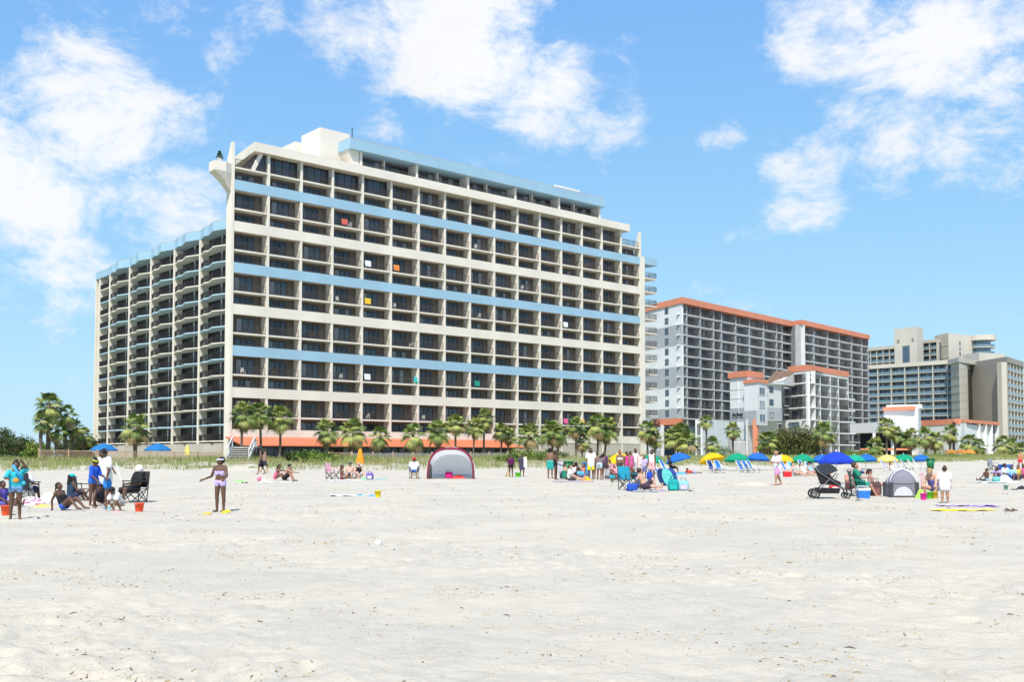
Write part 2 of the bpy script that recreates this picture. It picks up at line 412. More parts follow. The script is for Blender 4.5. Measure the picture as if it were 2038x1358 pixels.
# ground storey and body behind the balconies
W0 = Vector((-46.9, 167.0)); WD = Vector((-.649, .761)); W1 = W0 + WD * 64.9
pb = lambda a, d: HW.pt(a, d, 0)[:2]
MB().prism([pb(0, -DEP), pb(HL, -DEP), pb(HL + .6, -17), pb(20, -40), (W0.x + 1, W0.y)], GB, lvl(13) - .25).build('wall', SIDING, hotel)
for j in range(14):
    par = j % 2 == 0
    col = BLUE if j in (4, 8, 12) else CREAM
    if par:
        HW.box(MB(), -.02, HL + .02, -.16, .06, lvl(j) - .35, lvl(j) + 1.0).build('parapet_band', col, hotel)
        HW.box(MB(), 0, HL, -DEP - .05, -.16, lvl(j) - .25, lvl(j)).build('floor_slab', CREAM, hotel)
    else:
        HW.box(MB(), 0, HL, -DEP - .05, .0, lvl(j) - .22, lvl(j)).build('floor_slab', CREAM, hotel)
top = lvl(13) + 2.45
for i in range(1, NBAY):
    HW.box(MB(), i * BAY - .17, i * BAY + .17, -DEP - .04, .035, GB, top if i < NBAY - .5 else lvl(13)).build('pillar', CREAM, hotel)
# end piers with their spiked tops
for (a0, a1, zt, dd) in ((-.36, 0, 43.1, -1.5), (HL, HL + 1.25, 41.2, -1.6)):
    mb = MB(); HW.box(mb, a0, a1, dd, .1, GB, zt - 2.2 if a0 < 0 else lvl(12) + 1.2)
    if a0 < 0:
        p = [HW.pt(a0, .1, 0), HW.pt(a1, .1, 0), HW.pt(a1, dd, 0), HW.pt(a0, dd, 0)]
        mb.hexa([(x, y, zt - 2.2) for x, y, _ in p] + [(p[0][0], p[0][1], zt), (p[1][0], p[1][1], zt), HW.pt(a1, -.35, zt), HW.pt(a0, -.35, zt)])
    else:
        p = [HW.pt(a0, .1, 0), HW.pt(a0 + .3, .1, 0), HW.pt(a0 + .3, dd, 0), HW.pt(a0, dd, 0)]
        zz = lvl(12) + 1.2
        mb.hexa([(x, y, zz) for x, y, _ in p] + [(p[0][0], p[0][1], zt + 1.6), HW.pt(a0 + .3, .1, zt + 1.6), HW.pt(a0 + .3, -.4, zt + 1.6), HW.pt(a0, -.4, zt + 1.6)])
    mb.build('end_pier', CREAM, hotel)
DM = door_mesh(2.7, 2.12, 3); PM = pane_meshes(2.7, 2.12, 3)
RM = rail_mesh([(0, 0), (BAY - .36, 0)])
rng = random.Random(11)
for j in range(0, 13):
    for i in range(NBAY):
        if j == 0 and False: continue
        a = i * BAY + .18
        HW.place('railing', RM, hotel, a, -.10 if j % 2 else -.24, lvl(j) + (0 if j % 2 else .16))
        d = HW.place('sliding_door', DM, hotel, a + rng.choice([.55, .75, .95]), -DEP + .05, lvl(j) + .02)
        put('pane', PM[rng.choice([0, 0, 1, 1, 2, 3, 2])], d, (0, .0, 0))
        # darker cheek panel of siding beside the door, a separate board
# top storey: glazed on the left, balconies on the right, open terrace at both ends
roofp = [pb(2.6, .55), pb(HL - 3.2, .55), pb(HL - 3.2, -17), pb(16, -34), pb(4.0, -10)]
mbr = MB().prism(roofp, top, top + 1.25); mbr.build('roof_fascia', CREAM, hotel)
MB().prism([pb(3.4, -1.02), pb(5 * BAY, -1.02), pb(5 * BAY + .02, -DEP - .02), pb(HL - 4.0, -DEP - .02), pb(HL - 4, -16), pb(16, -30), pb(4.8, -8)], lvl(13) - .2, top).build('top_storey_wall', SIDING, hotel)
for i in range(NBAY):
    a = i * BAY + .18
    HW.place('railing', RM, hotel, a, -.10, lvl(13))
    if 0 < i < NBAY - 1:
        W_, H_ = (4.5, 2.3)
        if i < 5:
            d = HW.place('window_wall', door_mesh(4.5, 2.35, 4), hotel, a + .05, -.95, lvl(13) + .02)
            put('pane', pane_meshes(4.5, 2.35, 4)[1], d).data.materials[1] = GLASS[0]
        else:
            d = HW.place('sliding_door', DM, hotel, a + .8, -DEP + .05, lvl(13) + .02); put('pane', PM[rng.randrange(4)], d)
MB().prism([pb(1.2, .5), pb(3.0, .5), pb(3.6, -6), pb(2.6, -6)], top, top + 1.25)
# slanted glazed end of the top storey on the left
mb = MB(); q = [HW.pt(2.7, -.2, lvl(13)), HW.pt(4.98, -.6, lvl(13)), HW.pt(4.98, -.6, top), HW.pt(3.9, -.2, top)]
mb.add(q, [(0, 1, 2, 3)]); mb.build('corner_glass', GLASS[1], hotel)
mb = MB(); mb.bar(q[0], q[3], .3, .5); mb.build('slanted_post', CREAM, hotel)
# penthouse set on the roof
pa0, pa1 = 3.55 * BAY, 14.1 * BAY; pz0, pz1 = top + 1.25, top + 3.55
MB().prism([pb(pa0 + 1.4, -2.6), pb(pa1 - .6, -2.6), pb(pa1 - .6, -14), pb(pa0 + 1.4, -14)], pz0 - .1, pz1 + .1).build('penthouse_wall', SIDING, hotel)
MB().prism([pb(pa0, .1), pb(pa1 + .3, .1), pb(pa1 + .3, -15), pb(pa0, -15)], pz1, pz1 + 1.5).build('penthouse_fascia', BLUE, hotel)
HW.box(MB(), pa0 + .02, pa1 + .28, -14.9, .08, pz1 + 1.5, pz1 + 1.62).build('roof_coping', ROOF, hotel)
for k in (4, 6, 8, 10, 12, 14):
    HW.box(MB(), k * BAY - .2, k * BAY + .2, -2.65, -.5, pz0 - .05, pz1).build('pillar', CREAM, hotel)
DM2 = door_mesh(4.3, 1.95, 4); PM2 = pane_meshes(4.3, 1.95, 4)
for k in range(4, 14):
    d = HW.place('window_wall', DM2, hotel, k * BAY + .35, -2.55, pz0 + .05); put('pane', PM2[rng.choice([1, 3, 1, 0])], d)
    if k % 2: HW.box(MB(), k * BAY - .12, k * BAY + .12, -2.6, -1.9, pz0 - .05, pz1).build('pillar', CREAM, hotel)
    HW.place('railing', RM, hotel, k * BAY + .2, -.55, pz0 - .25)
mb = MB(); p = [HW.pt(pa0 + .1, -1.0, pz1), HW.pt(pa0 + 1.7, -1.0, pz1), HW.pt(pa0 + 1.7, -1.0, pz0), HW.pt(pa0 + 1.0, -1.0, pz0)]
mb.hexa([HW.pt(pa0 + .9, -4, pz0), HW.pt(pa0 + 1.9, -4, pz0), HW.pt(pa0 + 1.9, -.6, pz0), HW.pt(pa0 + .9, -.6, pz0), HW.pt(pa0 + .1, -4, pz1), HW.pt(pa0 + 1.9, -4, pz1), HW.pt(pa0 + 1.9, -.6, pz1), HW.pt(pa0 + .1, -.6, pz1)]).build('slanted_post', CREAM, hotel)
# lift housing and plant boxes on the roof
HW.box(MB(), 2.95 * BAY, 3.95 * BAY, -8.6, -3.2, pz0 - .2, pz0 + 5.5).build('lift_housing', CREAM, hotel)
HW.box(MB(), 2.75 * BAY, 3.3 * BAY, -13.5, -8.7, pz0 - .2, pz0 + 4.5).build('plant_room', CREAM, hotel)
HW.box(MB(), 3.02 * BAY, 3.9 * BAY, -3.15, -2.3, pz0 - .15, pz0 + .95).build('louvre', FRAME, hotel)
HW.box(MB(), 12.9 * BAY, 14.1 * BAY, -13, -6, pz1 + 1.0, pz1 + 4.2).build('plant_room', WHITE, hotel)
mb = MB(); mb.tube([HW.pt(4.0 * BAY, -3, pz1 + 1.4), HW.pt(4.0 * BAY, -3, pz1 + 4.2)], .07, 6); mb.build('antenna', FRAME, hotel)
# prow on the left shoulder with a potted shrub
zp = lvl(13) - 1.0
def lp(a, d): return HW.pt(a, d, 0)[:2]
mb = MB(); bq = [lp(-.36, -1.4), lp(-.36, -.2), lp(-.8, .1), lp(-1.3, .0), lp(-1.4, -1.2)]
tq = [lp(-.36, -1.5), lp(-.36, .02), lp(-1.4, .5), lp(-2.9, .3), lp(-2.9, -1.4)]
n5 = 5
mb.add([(x, y, zp - 2.4) if k < 2 else (x, y, zp - 1.3) for k, (x, y) in enumerate(bq)] + [(x, y, zp) for x, y in tq] + [(x, y, zp + 1.25) for x, y in tq],
       [tuple(range(5)), tuple(range(10, 15))[::-1]] + [(i + r * 5, i + 5 + r * 5, (i + 1) % 5 + 5 + r * 5, (i + 1) % 5 + r * 5) for i in range(5) for r in (0, 1)])
mb.build('prow', CREAM, hotel)
shr = tag(MB().build('x', CREAM) if False else MB().lathe([(.22, 0), (.3, .45), (.26, .45), (.02, .4)], HW.pt(-2.0, -.2, zp + 1.25), 12).build('plant_pot', CREAM), 'clipped shrub in a pot on the prow of the hotel', 'potted plant')
mbp = MB(); prn = random.Random(2)
for _ in range(420):
    t = prn.random(); rr = .5 * (1 - t) + .08; a_ = prn.uniform(0, 6.28); x, y, z = rr * prn.random() ** .5 * math.cos(a_), rr * prn.random() ** .5 * math.sin(a_), .4 + t * 1.0
    d_ = Vector((prn.gauss(0, 1), prn.gauss(0, 1), prn.gauss(.4, .6))).normalized() * .16; q_ = d_.orthogonal().normalized() * .05; p_ = Vector((x, y, z)); mbp.add([p_, p_ + d_ * .5 + q_, p_ + d_, p_ + d_ * .5 - q_], [(0, 1, 2, 3)])
o_ = mbp.build('foliage', mat('pot_leaf', (.05, .09, .03), .7, .3, 6), shr, False, True); o_.location = (0, 0, 0)
# ---- left wing: saw-tooth balconies
wing_b = thing('hotel_wing', 'cream hotel wing with saw-tooth balconies and a stepped blue roof edge', 'hotel', (W1.x, W1.y, GB))
WW = Wall(W1, W0); WL = WW.L
WBAY = 11.3; WLV = [36.8 - 2.72 * i for i in range(13)]
PROF = [(0, .12), (.62, .15), (3.0, .75), (4.3, .45), (7.9, 1.3), (11.3, .15)]        # along a (back to front), outward
wing_cols = [0, 2.2, 8.4] + [8.4 + WBAY * k for k in range(1, 6)]
BLUE_EDGE = mat('pale_blue_edge', (.42, .60, .70), .85, .05, 1)
def slab_mesh(poly, t, m):
    return MB().prism(poly, -t, 0).mesh('balcony_slab', [m])
SP = [(x, -y) for x, y in PROF] + [(WBAY, 1.4), (0, 1.4)]
SM = [slab_mesh(SP, .19, CREAM), slab_mesh(SP, .19, BLUE_EDGE)]
GWING = [mat('wing_glass', (.016, .019, .026), .25, .2, .9, spec=.15), mat('wing_glass_blue', (.035, .045, .06), .25, .2, .9, spec=.2)]
WRAIL = mat('wing_rail', (.028, .025, .025), .6, .1, 4, spec=.2)
SR = rail_mesh([(x + (.1 if x == 0 else -.1 if x == WBAY else 0), -y + .1) for x, y in PROF], 1.05, .14, 1.6, .045)
NP = [(0, -.15), (5.9, -.3), (5.9, 1.4), (0, 1.4)]
NM = [slab_mesh(NP, .19, CREAM), slab_mesh(NP, .19, BLUE_EDGE)]; NR = rail_mesh([(.1, -.05), (5.8, -.2)], 1.05, .14, 1.6, .045)
back = [(W1 + Vector((.761, .649)) * 15), (W0 + Vector((.761, .649)) * 15)]
wpt = lambda a, d: WW.pt(a, d, 0)[:2]
MB().prism([wpt(0, -1.4), wpt(WL, -1.4), tuple(back[1]), tuple(back[0])], GB, WLV[0] + 2.6).build('wing_wall', WHITE, wing_b)
DMW = door_mesh(4.7, 2.42, 4); PMW = pane_meshes(4.7, 2.42, 4)
for k_, me_ in enumerate(PMW): me_.materials[0] = GWING[0]; me_.materials[1] = GWING[k_ % 2]
for me_ in (SR, NR): me_.materials[0] = WRAIL
for a in wing_cols[:-1] + [WL]:
    WW.box(MB(), a - .28, a + .28, -1.4, .22, GB, WLV[0] + 2.5).build('fin', CREAM, wing_b)
for fi, z in enumerate(WLV):
    WW.place('balcony_slab', NM[fi % 2], wing_b, 2.3, 0, z); WW.place('railing', NR, wing_b, 2.3, 0, z)
    d = WW.place('sliding_door', DMW, wing_b, 3.0, -1.33, z + .02); put('pane', PMW[rng.choice([0, 2, 2])], d)
    for k in range(5):
        a = 8.4 + WBAY * k
        WW.place('balcony_slab', SM[(fi + 0) % 2], wing_b, a, 0, z); WW.place('railing', SR, wing_b, a, 0, z)
        for off in (.5, 6.0):
            d = WW.place('sliding_door', DMW, wing_b, a + off, -1.33, z + .02); put('pane', PMW[rng.choice([0, 0, 2, 2, 2])], d)
# saw-tooth blue roof band
for k in range(5):
    a = 8.4 + WBAY * k
    poly = [WW.pt(a + x, y + .06, 0)[:2] for x, y in PROF] + [WW.pt(a + WBAY, -1.4, 0)[:2], WW.pt(a, -1.4, 0)[:2]]
    MB().prism(poly, WLV[0] + 2.55, WLV[0] + 4.1).build('roof_band', BLUE, wing_b)
    MB().prism(poly, WLV[0] + 4.1, WLV[0] + 4.2).build('roof_coping', ROOF, wing_b)
WW.box(MB(), 0, 8.38, -1.4, .3, WLV[0] + 2.55, WLV[0] + 4.1).build('roof_band', BLUE, wing_b)
# ---- right wing: balconies sticking out beyond the pier
RW = Wall(PX(1272, 197), Vector(PX(1272, 197)) + U * 6.0)
RWP = [(0, 0), (5.55, 0), (5.2, 3.2), (0, 3.6)]
RWM = slab_mesh(RWP, .24, CREAM); RWR = rail_mesh([(.1, .08), (5.45, .08), (5.1, 3.1)], 1.05, .14)
q0, q1 = RW.pt(-4, -2.4, 0)[:2], RW.pt(2.6, -2.4, 0)[:2]
MB().prism([q0, q1, RW.pt(2.6, -14, 0)[:2], RW.pt(-4, -14, 0)[:2]], GB, WLV[0] + 2.6).build('wing_wall', CREAM, hotel)
DMR = door_mesh(1.5, 2.15, 2); PMR = pane_meshes(1.5, 2.15, 2)
for fi, z in enumerate(WLV):
    RW.place('balcony_slab', RWM, hotel, 0, 0, z); RW.place('railing', RWR, hotel, 0, 0, z)
    d = RW.place('sliding_door', DMR, hotel, .9, -2.32, z + .02); put('pane', PMR[rng.randrange(4)], d)
MB().prism([RW.pt(x, -y, 0)[:2] for x, y in [(0, -.05), (5.6, -.05), (5.25, 3.3), (0, 3.7)]], WLV[0] + 2.6, WLV[0] + 4.1).build('roof_band', BLUE, hotel)
# ---- ground storey: orange metal awning roof, dark restaurant glazing
AWN = mat('orange_metal', (.66, .21, .11), .45, .10, .4, spec=.5)
aw1 = 9.25 * BAY
def awn_pt(a, t): return HW.pt(a, .1 + t * 4.2, 4.12 - t * 1.12)
mb = MB(); mb.add([awn_pt(-1.0, 0), awn_pt(aw1, 0), awn_pt(aw1 + 1.6, 1), awn_pt(-.6, 1)], [(3, 2, 1, 0)])
mb.add([(x, y, z - .12) for x, y, z in (awn_pt(-1.0, 0), awn_pt(aw1, 0), awn_pt(aw1 + 1.6, 1), awn_pt(-.6, 1))], [(0, 1, 2, 3)])
mb.add([awn_pt(-.6, 1), awn_pt(aw1 + 1.6, 1)] + [(x, y, z - .12) for x, y, z in (awn_pt(aw1 + 1.6, 1), awn_pt(-.6, 1))], [(0, 1, 2, 3)])
awn = mb.build('awning_roof', AWN, hotel)
n = int(aw1 / .62)
for i in range(n):
    a = -.8 + i * .62
    p, q = awn_pt(a, 0), awn_pt(a + .25, 1)
    MB().bar((p[0], p[1], p[2] + .03), (q[0], q[1], q[2] + .03), .09, .09).build('seam', AWN, awn)
HW.box(MB(), -.5, aw1 + 1.4, 4.1, 4.22, 2.72, 2.96).build('gutter', FRAME, hotel)
RG = Wall(HW.pt(-.4, 2.6, 0), HW.pt(aw1 + .8, 2.6, 0))
DMG = door_mesh(2.9, 2.1, 3); PMG = pane_meshes(2.9, 2.1, 3)
RG.box(MB(), 0, RG.L, -2.4, 0, GB - .3, 3.1).build('restaurant_wall', SIDING, hotel)
for i in range(int(RG.L / 3.1)):
    d = RG.place('window_wall', DMG, hotel, .1 + i * 3.1, .06, GB - .1); put('pane', PMG[(0, 1, 0, 2)[i % 4]], d, (0, -.02, 0))
BEIGE = mat('beige_wall', (.50, .45, .37), .9, .08, .3)
HW.box(MB(), aw1 + 2, HL, -1.2, .0, GB - .2, 3.78).build('base_wall', BEIGE, hotel)
WW.box(MB(), 0, WL, -1.3, .9, GB - .2, WLV[-1] - .45).build('base_wall', BEIGE, wing_b)
# lamps under the awning
# towels drying on railings
TW = [(4, 9, (.8, .8, .8), 'white towels hung over a balcony rail high up'), (5, 9, (.8, .25, .06), 'orange towel over a high balcony rail'), (4, 7, (.85, .5, .04), 'orange and yellow towel spread on a balcony rail'),
      (4, 3, (.82, .82, .84), 'white printed towels on a low balcony rail'), (5.75, 3, (.05, .5, .48), 'turquoise towel hung on a low balcony rail'), (8.1, 3, (.02, .28, .22), 'dark green towel hung on a low balcony rail'),
      (12, 7, (.85, .85, .85), 'small white towel on a middle balcony rail'), (12, 1, (.75, .12, .3), 'pink towel on the lowest balcony rail above the palms'), (12.35, 1, (.05, .45, .45), 'teal patterned towel on the lowest balcony rail above the palms'), (12.8, 1, (.85, .35, .02), 'orange towel on the lowest balcony rail above the palms'), (3.2, 11, (.6, .12, .1), 'red towel over a rail near the hotel top')]
for (bi, j, c, lb) in TW:
    mb = MB(); w = .95; n = 5
    for i in range(n):
        y0, y1 = (.05 if i % 2 else .02), (.02 if i % 2 else .05)
        mb.hexa([(i * w / n, -.12 - y0, .25), ((i + 1) * w / n, -.12 - y1, .25), ((i + 1) * w / n, -.1 - y1, .25), (i * w / n, -.1 - y0, .25), (i * w / n, -.06 - y0 * .3, 1.09), ((i + 1) * w / n, -.06 - y1 * .3, 1.09), ((i + 1) * w / n, .05, 1.1), (i * w / n, .05, 1.1)])
    o = mb.build('hung_towel', cm(c, .9, .2, 6), None, local=True)
    o.location = HW.pt(bi * BAY + .5, -.10, lvl(j)); o.rotation_euler = (0, 0, HW.rz)
    tag(o, lb, 'towel', 'towels on hotel rails')
# plastic chairs out on the balconies
def chair_mesh(m):
    mb = MB(); mb.box(-.24, .24, -.24, .22, .40, .44); mb.hexa([(-.24, .18, .42), (.24, .18, .42), (.24, .22, .42), (-.24, .22, .42), (-.22, .30, .9), (.22, .30, .9), (.22, .34, .9), (-.22, .34, .9)])
    for sx in (-.22, .22):
        for sy in (-.2, .2): mb.box(sx - .02, sx + .02, sy - .02, sy + .02, 0, .42)
        mb.bar((sx, -.2, .62), (sx, .28, .64), .04, .03); mb.bar((sx, -.2, .42), (sx, -.2, .62), .03)
    return mb.mesh('balcony_chair', m)
CHM = [chair_mesh(WHITE), chair_mesh(mat('brown_wicker', (.16, .10, .06), .8, .2, 20))]
ORD = 'zero first second third fourth fifth sixth seventh eighth ninth tenth eleventh twelfth thirteenth fourteenth fifteenth sixteenth'.split()
seen = set()
for k in range(30):
    j = rng.choice([1, 3, 5, 7, 9, 11, 1, 3]); i = rng.randrange(16)
    if (i, j) in seen: continue
    seen.add((i, j))
    o = put('balcony_chair', CHM[k % 2], None, HW.pt(i * BAY + rng.uniform(.8, 4.2), -.7, lvl(j)), HW.rz + rng.uniform(2, 4))
    tag(o, ('white plastic' if k % 2 == 0 else 'brown wicker') + ' armchair on the %s balcony row up, %s bay from the prow' % (ORD[j + 1], ORD[i + 1]), 'chair', 'hotel balcony chairs')
# ---------------------------------------------------------------- the other buildings
LGREY = mat('light_grey_wall', (.62, .62, .61), .9, .06, .2); MGREY = mat('mid_grey_wall', (.40, .41, .42), .9, .06, .2)
ORANGE = mat('orange_trim', (.70, .26, .15), .8, .06, .5); OFFW = mat('off_white_wall', (.74, .735, .72), .9, .05, .25)
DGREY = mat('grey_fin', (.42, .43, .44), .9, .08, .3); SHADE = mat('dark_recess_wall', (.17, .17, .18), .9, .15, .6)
TAN = mat('tan_wall', (.50, .45, .37), .9, .06, .2); TAUPE = mat('taupe_wall', (.34, .31, .265), .9, .05, .15); LTAN = mat('light_tan_wall', (.58, .53, .45), .9, .05, .2)
GBLUE = glass('glass_skyblue', (.16, .26, .34), .08); GTEAL = glass('glass_teal_rail', (.15, .23, .28), .1)
GLASSB = [glass('glass_steel', (.08, .12, .17)), glass('glass_slate', (.13, .17, .21)), glass('glass_pale_curtain', (.36, .38, .40), .15)]
brng = random.Random(5)
def grid_facade(root, w, cols, levels, depth, rail='bars', fin=.22, finm=None, slabm=None, wall=None, door=(.5, .62), alt=None, slab_t=.22, out=.0, rail_h=1.05, skip=None):
    """balcony grid: fins at cols (metres along w), slabs at levels, recessed wall with a door per cell"""
    finm = finm or DGREY; slabm = slabm or OFFW
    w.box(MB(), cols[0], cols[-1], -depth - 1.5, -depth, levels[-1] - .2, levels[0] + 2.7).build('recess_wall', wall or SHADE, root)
    for a in cols: w.box(MB(), a - fin / 2, a + fin / 2, -depth, .03, levels[-1] - .2, levels[0] + 2.7).build('fin', finm, root)
    rc, dc, pc = {}, {}, {}
    for li, z in enumerate(levels):
        w.box(MB(), cols[0], cols[-1], -depth, out, z - slab_t, z).build('floor_slab', slabm, root)
        for ci, (a0, a1) in enumerate(zip(cols, cols[1:])):
            if skip and skip(ci, li): continue
            W_ = round(a1 - a0 - fin, 2)
            if W_ not in rc:
                if rail == 'bars': rc[W_] = rail_mesh([(0, 0), (W_, 0)], rail_h, .2, 1.6, .03)
                else:
                    mb = MB(); mb.add([(0, 0, .08), (W_, 0, .08), (W_, 0, rail_h), (0, 0, rail_h)], [(0, 1, 2, 3)]); mb.box(0, W_, -.03, .03, rail_h, rail_h + .06); rc[W_] = mb.mesh('railing', [GTEAL])
                dw = W_ * door[1]; dc[W_] = door_mesh(dw, 2.15, 2 if dw < 3 else 3); pc[W_] = pane_meshes2(dw, 2.15, 2 if dw < 3 else 3)
            w.place('railing', rc[W_], root, a0 + fin / 2, out - .08, z)
            o = w.place('sliding_door', dc[W_], root, a0 + fin / 2 + (W_ - W_ * door[1]) * door[0], -depth + .06, z + .02)
            put('pane', pc[W_][brng.randrange(3)], o)
def pane_meshes2(w, h, npan):
    out = []
    for gi in range(3):
        mb = MB()
        for i in range(npan):
            x0, x1 = i * w / npan + .05, (i + 1) * w / npan - .02
            mb.add([(x0, 0, .07), (x1, 0, .07), (x1, 0, h - .07), (x0, 0, h - .07)], [(0, 1, 2, 3)], i % 2)
        out.append(mb.mesh('pane', [GLASSB[gi], GLASSB[(gi + 1) % 3]] if gi else [GLASSB[0], GLASSB[0]]))
    return out
def window(root, w, a, z, ww, hh, m=None, frame=WHITE):
    mb = MB()
    w.box(mb, a - .08, a + ww + .08, 0, .06, z - .08, z); w.box(mb, a - .08, a + ww + .08, 0, .06, z + hh, z + hh + .08)
    w.box(mb, a - .08, a, 0, .06, z, z + hh); w.box(mb, a + ww, a + ww + .08, 0, .06, z, z + hh); w.box(mb, a + ww / 2 - .03, a + ww / 2 + .03, 0, .05, z, z + hh)
    o = mb.build('window', frame, root)
    mb = MB(); w.box(mb, a, a + ww, .0, .025, z, z + hh); mb.build('pane', m or GLASSB[0], o); return o
def poly_body(root, pts, z0, z1, m, name='wall'): return MB().prism(pts, z0, z1).build(name, m, root)
def vline(d, s): return Vector(d) * s
# --- grey tower block with orange roof band, behind
uL = Vector((-.416, .909)); uR = Vector((.66, .751))
C1 = Vector(PX(1359, 264)); zt = ZP(592, 264)
gt = thing('tower_block', 'grey and white apartment block with an orange roof band and dark balcony rails', 'building', (C1.x, C1.y, .5))
S1 = Wall(C1, C1 + uR * 76); L1 = Wall(C1 + uL * 26, C1)
lv1 = [zt - 1.6 - 2.55 - 2.75 * i for i in range(14)]
inn = (C1 + uL * 2.3)[:]; inn2 = S1.pt(76, -2.0, 0)[:2]
poly_body(gt, [inn, inn2, (C1 + uR * 76 + uL * 22)[:], (C1 + uL * 26)[:]], .3, zt - 1.5, LGREY)
for k in range(8):                      # alternating painted storeys on the gable
    z1 = zt - 1.5 - k * 5.5
    L1.box(MB(), 0, 26.0, -.4, .12, max(.4, z1 - 5.5), z1 - .002).build('wall_panel', OFFW if k % 2 == 0 else MGREY, gt)
for li, z in enumerate(lv1): window(gt, L1.off(0, 26, .12), 18.2, z + .7, 1.5, 1.5, GLASSB[li % 2], FRAME)
cols = [2.5, 9.4, 16.4, 20.6, 28.6, 36.6, 45.2, 53.5, 57.0, 66.0, 75.9]
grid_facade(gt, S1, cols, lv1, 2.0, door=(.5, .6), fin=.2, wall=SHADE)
cr_ = rail_mesh([(0, 0), (2.3, 0)], 1.05, .2, 1.6, .03)
for z in lv1: S1.box(MB(), .05, 2.4, -1.9, .0, z - .22, z).build('corner_slab', OFFW, gt); S1.place('railing', cr_, gt, .1, -.08, z)
MB().prism([S1.pt(-.6, .5, 0)[:2], S1.pt(76, .5, 0)[:2], (C1 + uR * 76 + uL * 22)[:], (C1 + uL * 26.5 - uR * .6)[:]], zt - 1.6, zt).build('roof_band', ORANGE, gt)
C2 = Vector(PX(1597, 309)); S2 = Wall(C2, C2 + uR * 52); zt2 = ZP(637, 309)
lv2 = [zt2 - 1.5 - 2.5 - 2.75 * i for i in range(14)]
L2 = Wall(C2 + uL * 9, C2)
poly_body(gt, [(C2 + uL * 2.3)[:], S2.pt(52, -2, 0)[:2], (C2 + uR * 52 + uL * 20)[:], (C2 + uL * 20)[:]], .3, zt2 - 1.5, LGREY)
L2.box(MB(), 0, 9, -1.5, .1, .4, zt2 - 1.5).build('wall_panel', LGREY, gt)
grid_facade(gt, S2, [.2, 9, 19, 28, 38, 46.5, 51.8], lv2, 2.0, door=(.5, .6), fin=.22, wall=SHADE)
MB().prism([S2.pt(-.5, .5, 0)[:2], S2.pt(52, .5, 0)[:2], (C2 + uR * 52 + uL * 20)[:], (C2 + uL * 20)[:]], zt2 - 1.5, zt2).build('roof_band', ORANGE, gt)
# curved end balconies
E2 = Wall(S2.pt(52, 0, 0), S2.pt(57.5, -3.5, 0)); rm = rail_mesh([(0, 0), (6.4, 0)], 1.05, .2, 1.6, .03)
for z in lv2:
    MB().prism([S2.pt(51.8, .02, 0)[:2], E2.pt(E2.L, 0, 0)[:2], S2.pt(57, -6, 0)[:2], S2.pt(51.8, -6, 0)[:2]], z - .22, z).build('floor_slab', OFFW, gt)
    E2.place('railing', rm, gt, 0, -.08, z)
# --- white low block with script sign, in front
sv = thing('beach_motel', 'white and grey motel with stepped balconies, orange roof trim and a script sign', 'building', (*PX(1540, 228), .6))
def blk(px_c, Y, wl_, wr, zt_, m, name='wall', uR_=Vector((.63, .777)), uL_=Vector((-.42, .907)), z0=.4):
    c = Vector(PX(px_c, Y)); MB().prism([c[:], (c + uR_ * wr)[:], (c + uR_ * wr + uL_ * wl_)[:], (c + uL_ * wl_)[:]], z0, zt_).build(name, m, sv)
    return Wall(c + uL_ * wl_, c), Wall(c, c + uR_ * wr)
zA = ZP(738, 222)
tl, tr = blk(1489, 222, 6.3, 7.2, zA - 1.3, OFFW, 'stair_tower')
for (z0, z1) in ((zA - 11.0, zA - 8.1), (.5, 4.6)):                        # painted grey storeys
    for w_, L_ in ((tl, 6.3), (tr, 7.2)): w_.box(MB(), .0, L_, -.3, .05, z0, z1).build('grey_band', MGREY if z0 > 5 else LGREY, sv)
MB().prism([tl.pt(-.3, .35, 0)[:2], tl.pt(6.55, .35, 0)[:2], tr.pt(7.5, .35, 0)[:2], tr.pt(7.5, -6, 0)[:2]], zA - 1.3, zA).build('roof_trim', ORANGE, sv)
tl.box(MB(), 3.1, 3.2, 0, .1, .5, zA - 1.4).build('downpipe', OFFW, sv)
for z in (zA - 4, zA - 6.0, zA - 13.0, zA - 15.2): tl.box(MB(), 0, 6.3, 0, .065, z, z + .06).build('joint', LGREY, sv)
# the script lettering as bent black strokes on the wall
tx = bpy.data.curves.new('script_sign', 'FONT'); tx.body = 'the Savoy'; tx.size = 1.2; tx.shear = .35; tx.extrude = .03; tx.offset = .012; tx.space_character = .82
to = bpy.data.objects.new('script_sign_text', tx); COL.objects.link(to)
bpy.context.view_layer.update()
tm = bpy.data.meshes.new_from_object(to.evaluated_get(bpy.context.evaluated_depsgraph_get())); bpy.data.objects.remove(to)
tm.materials.clear(); tm.materials.append(FRAME)
so = put('script_sign', tm, sv); so.rotation_euler = (R(90), 0, tl.rz); so.location = Vector(tl.pt(.75, .12, zA - 9.9)) - wloc(sv)
mb = MB(); tl.box(mb, .6, 5.9, .09, .12, zA - 10.32, zA - 10.24); mb.build('sign_flourish', FRAME, sv)
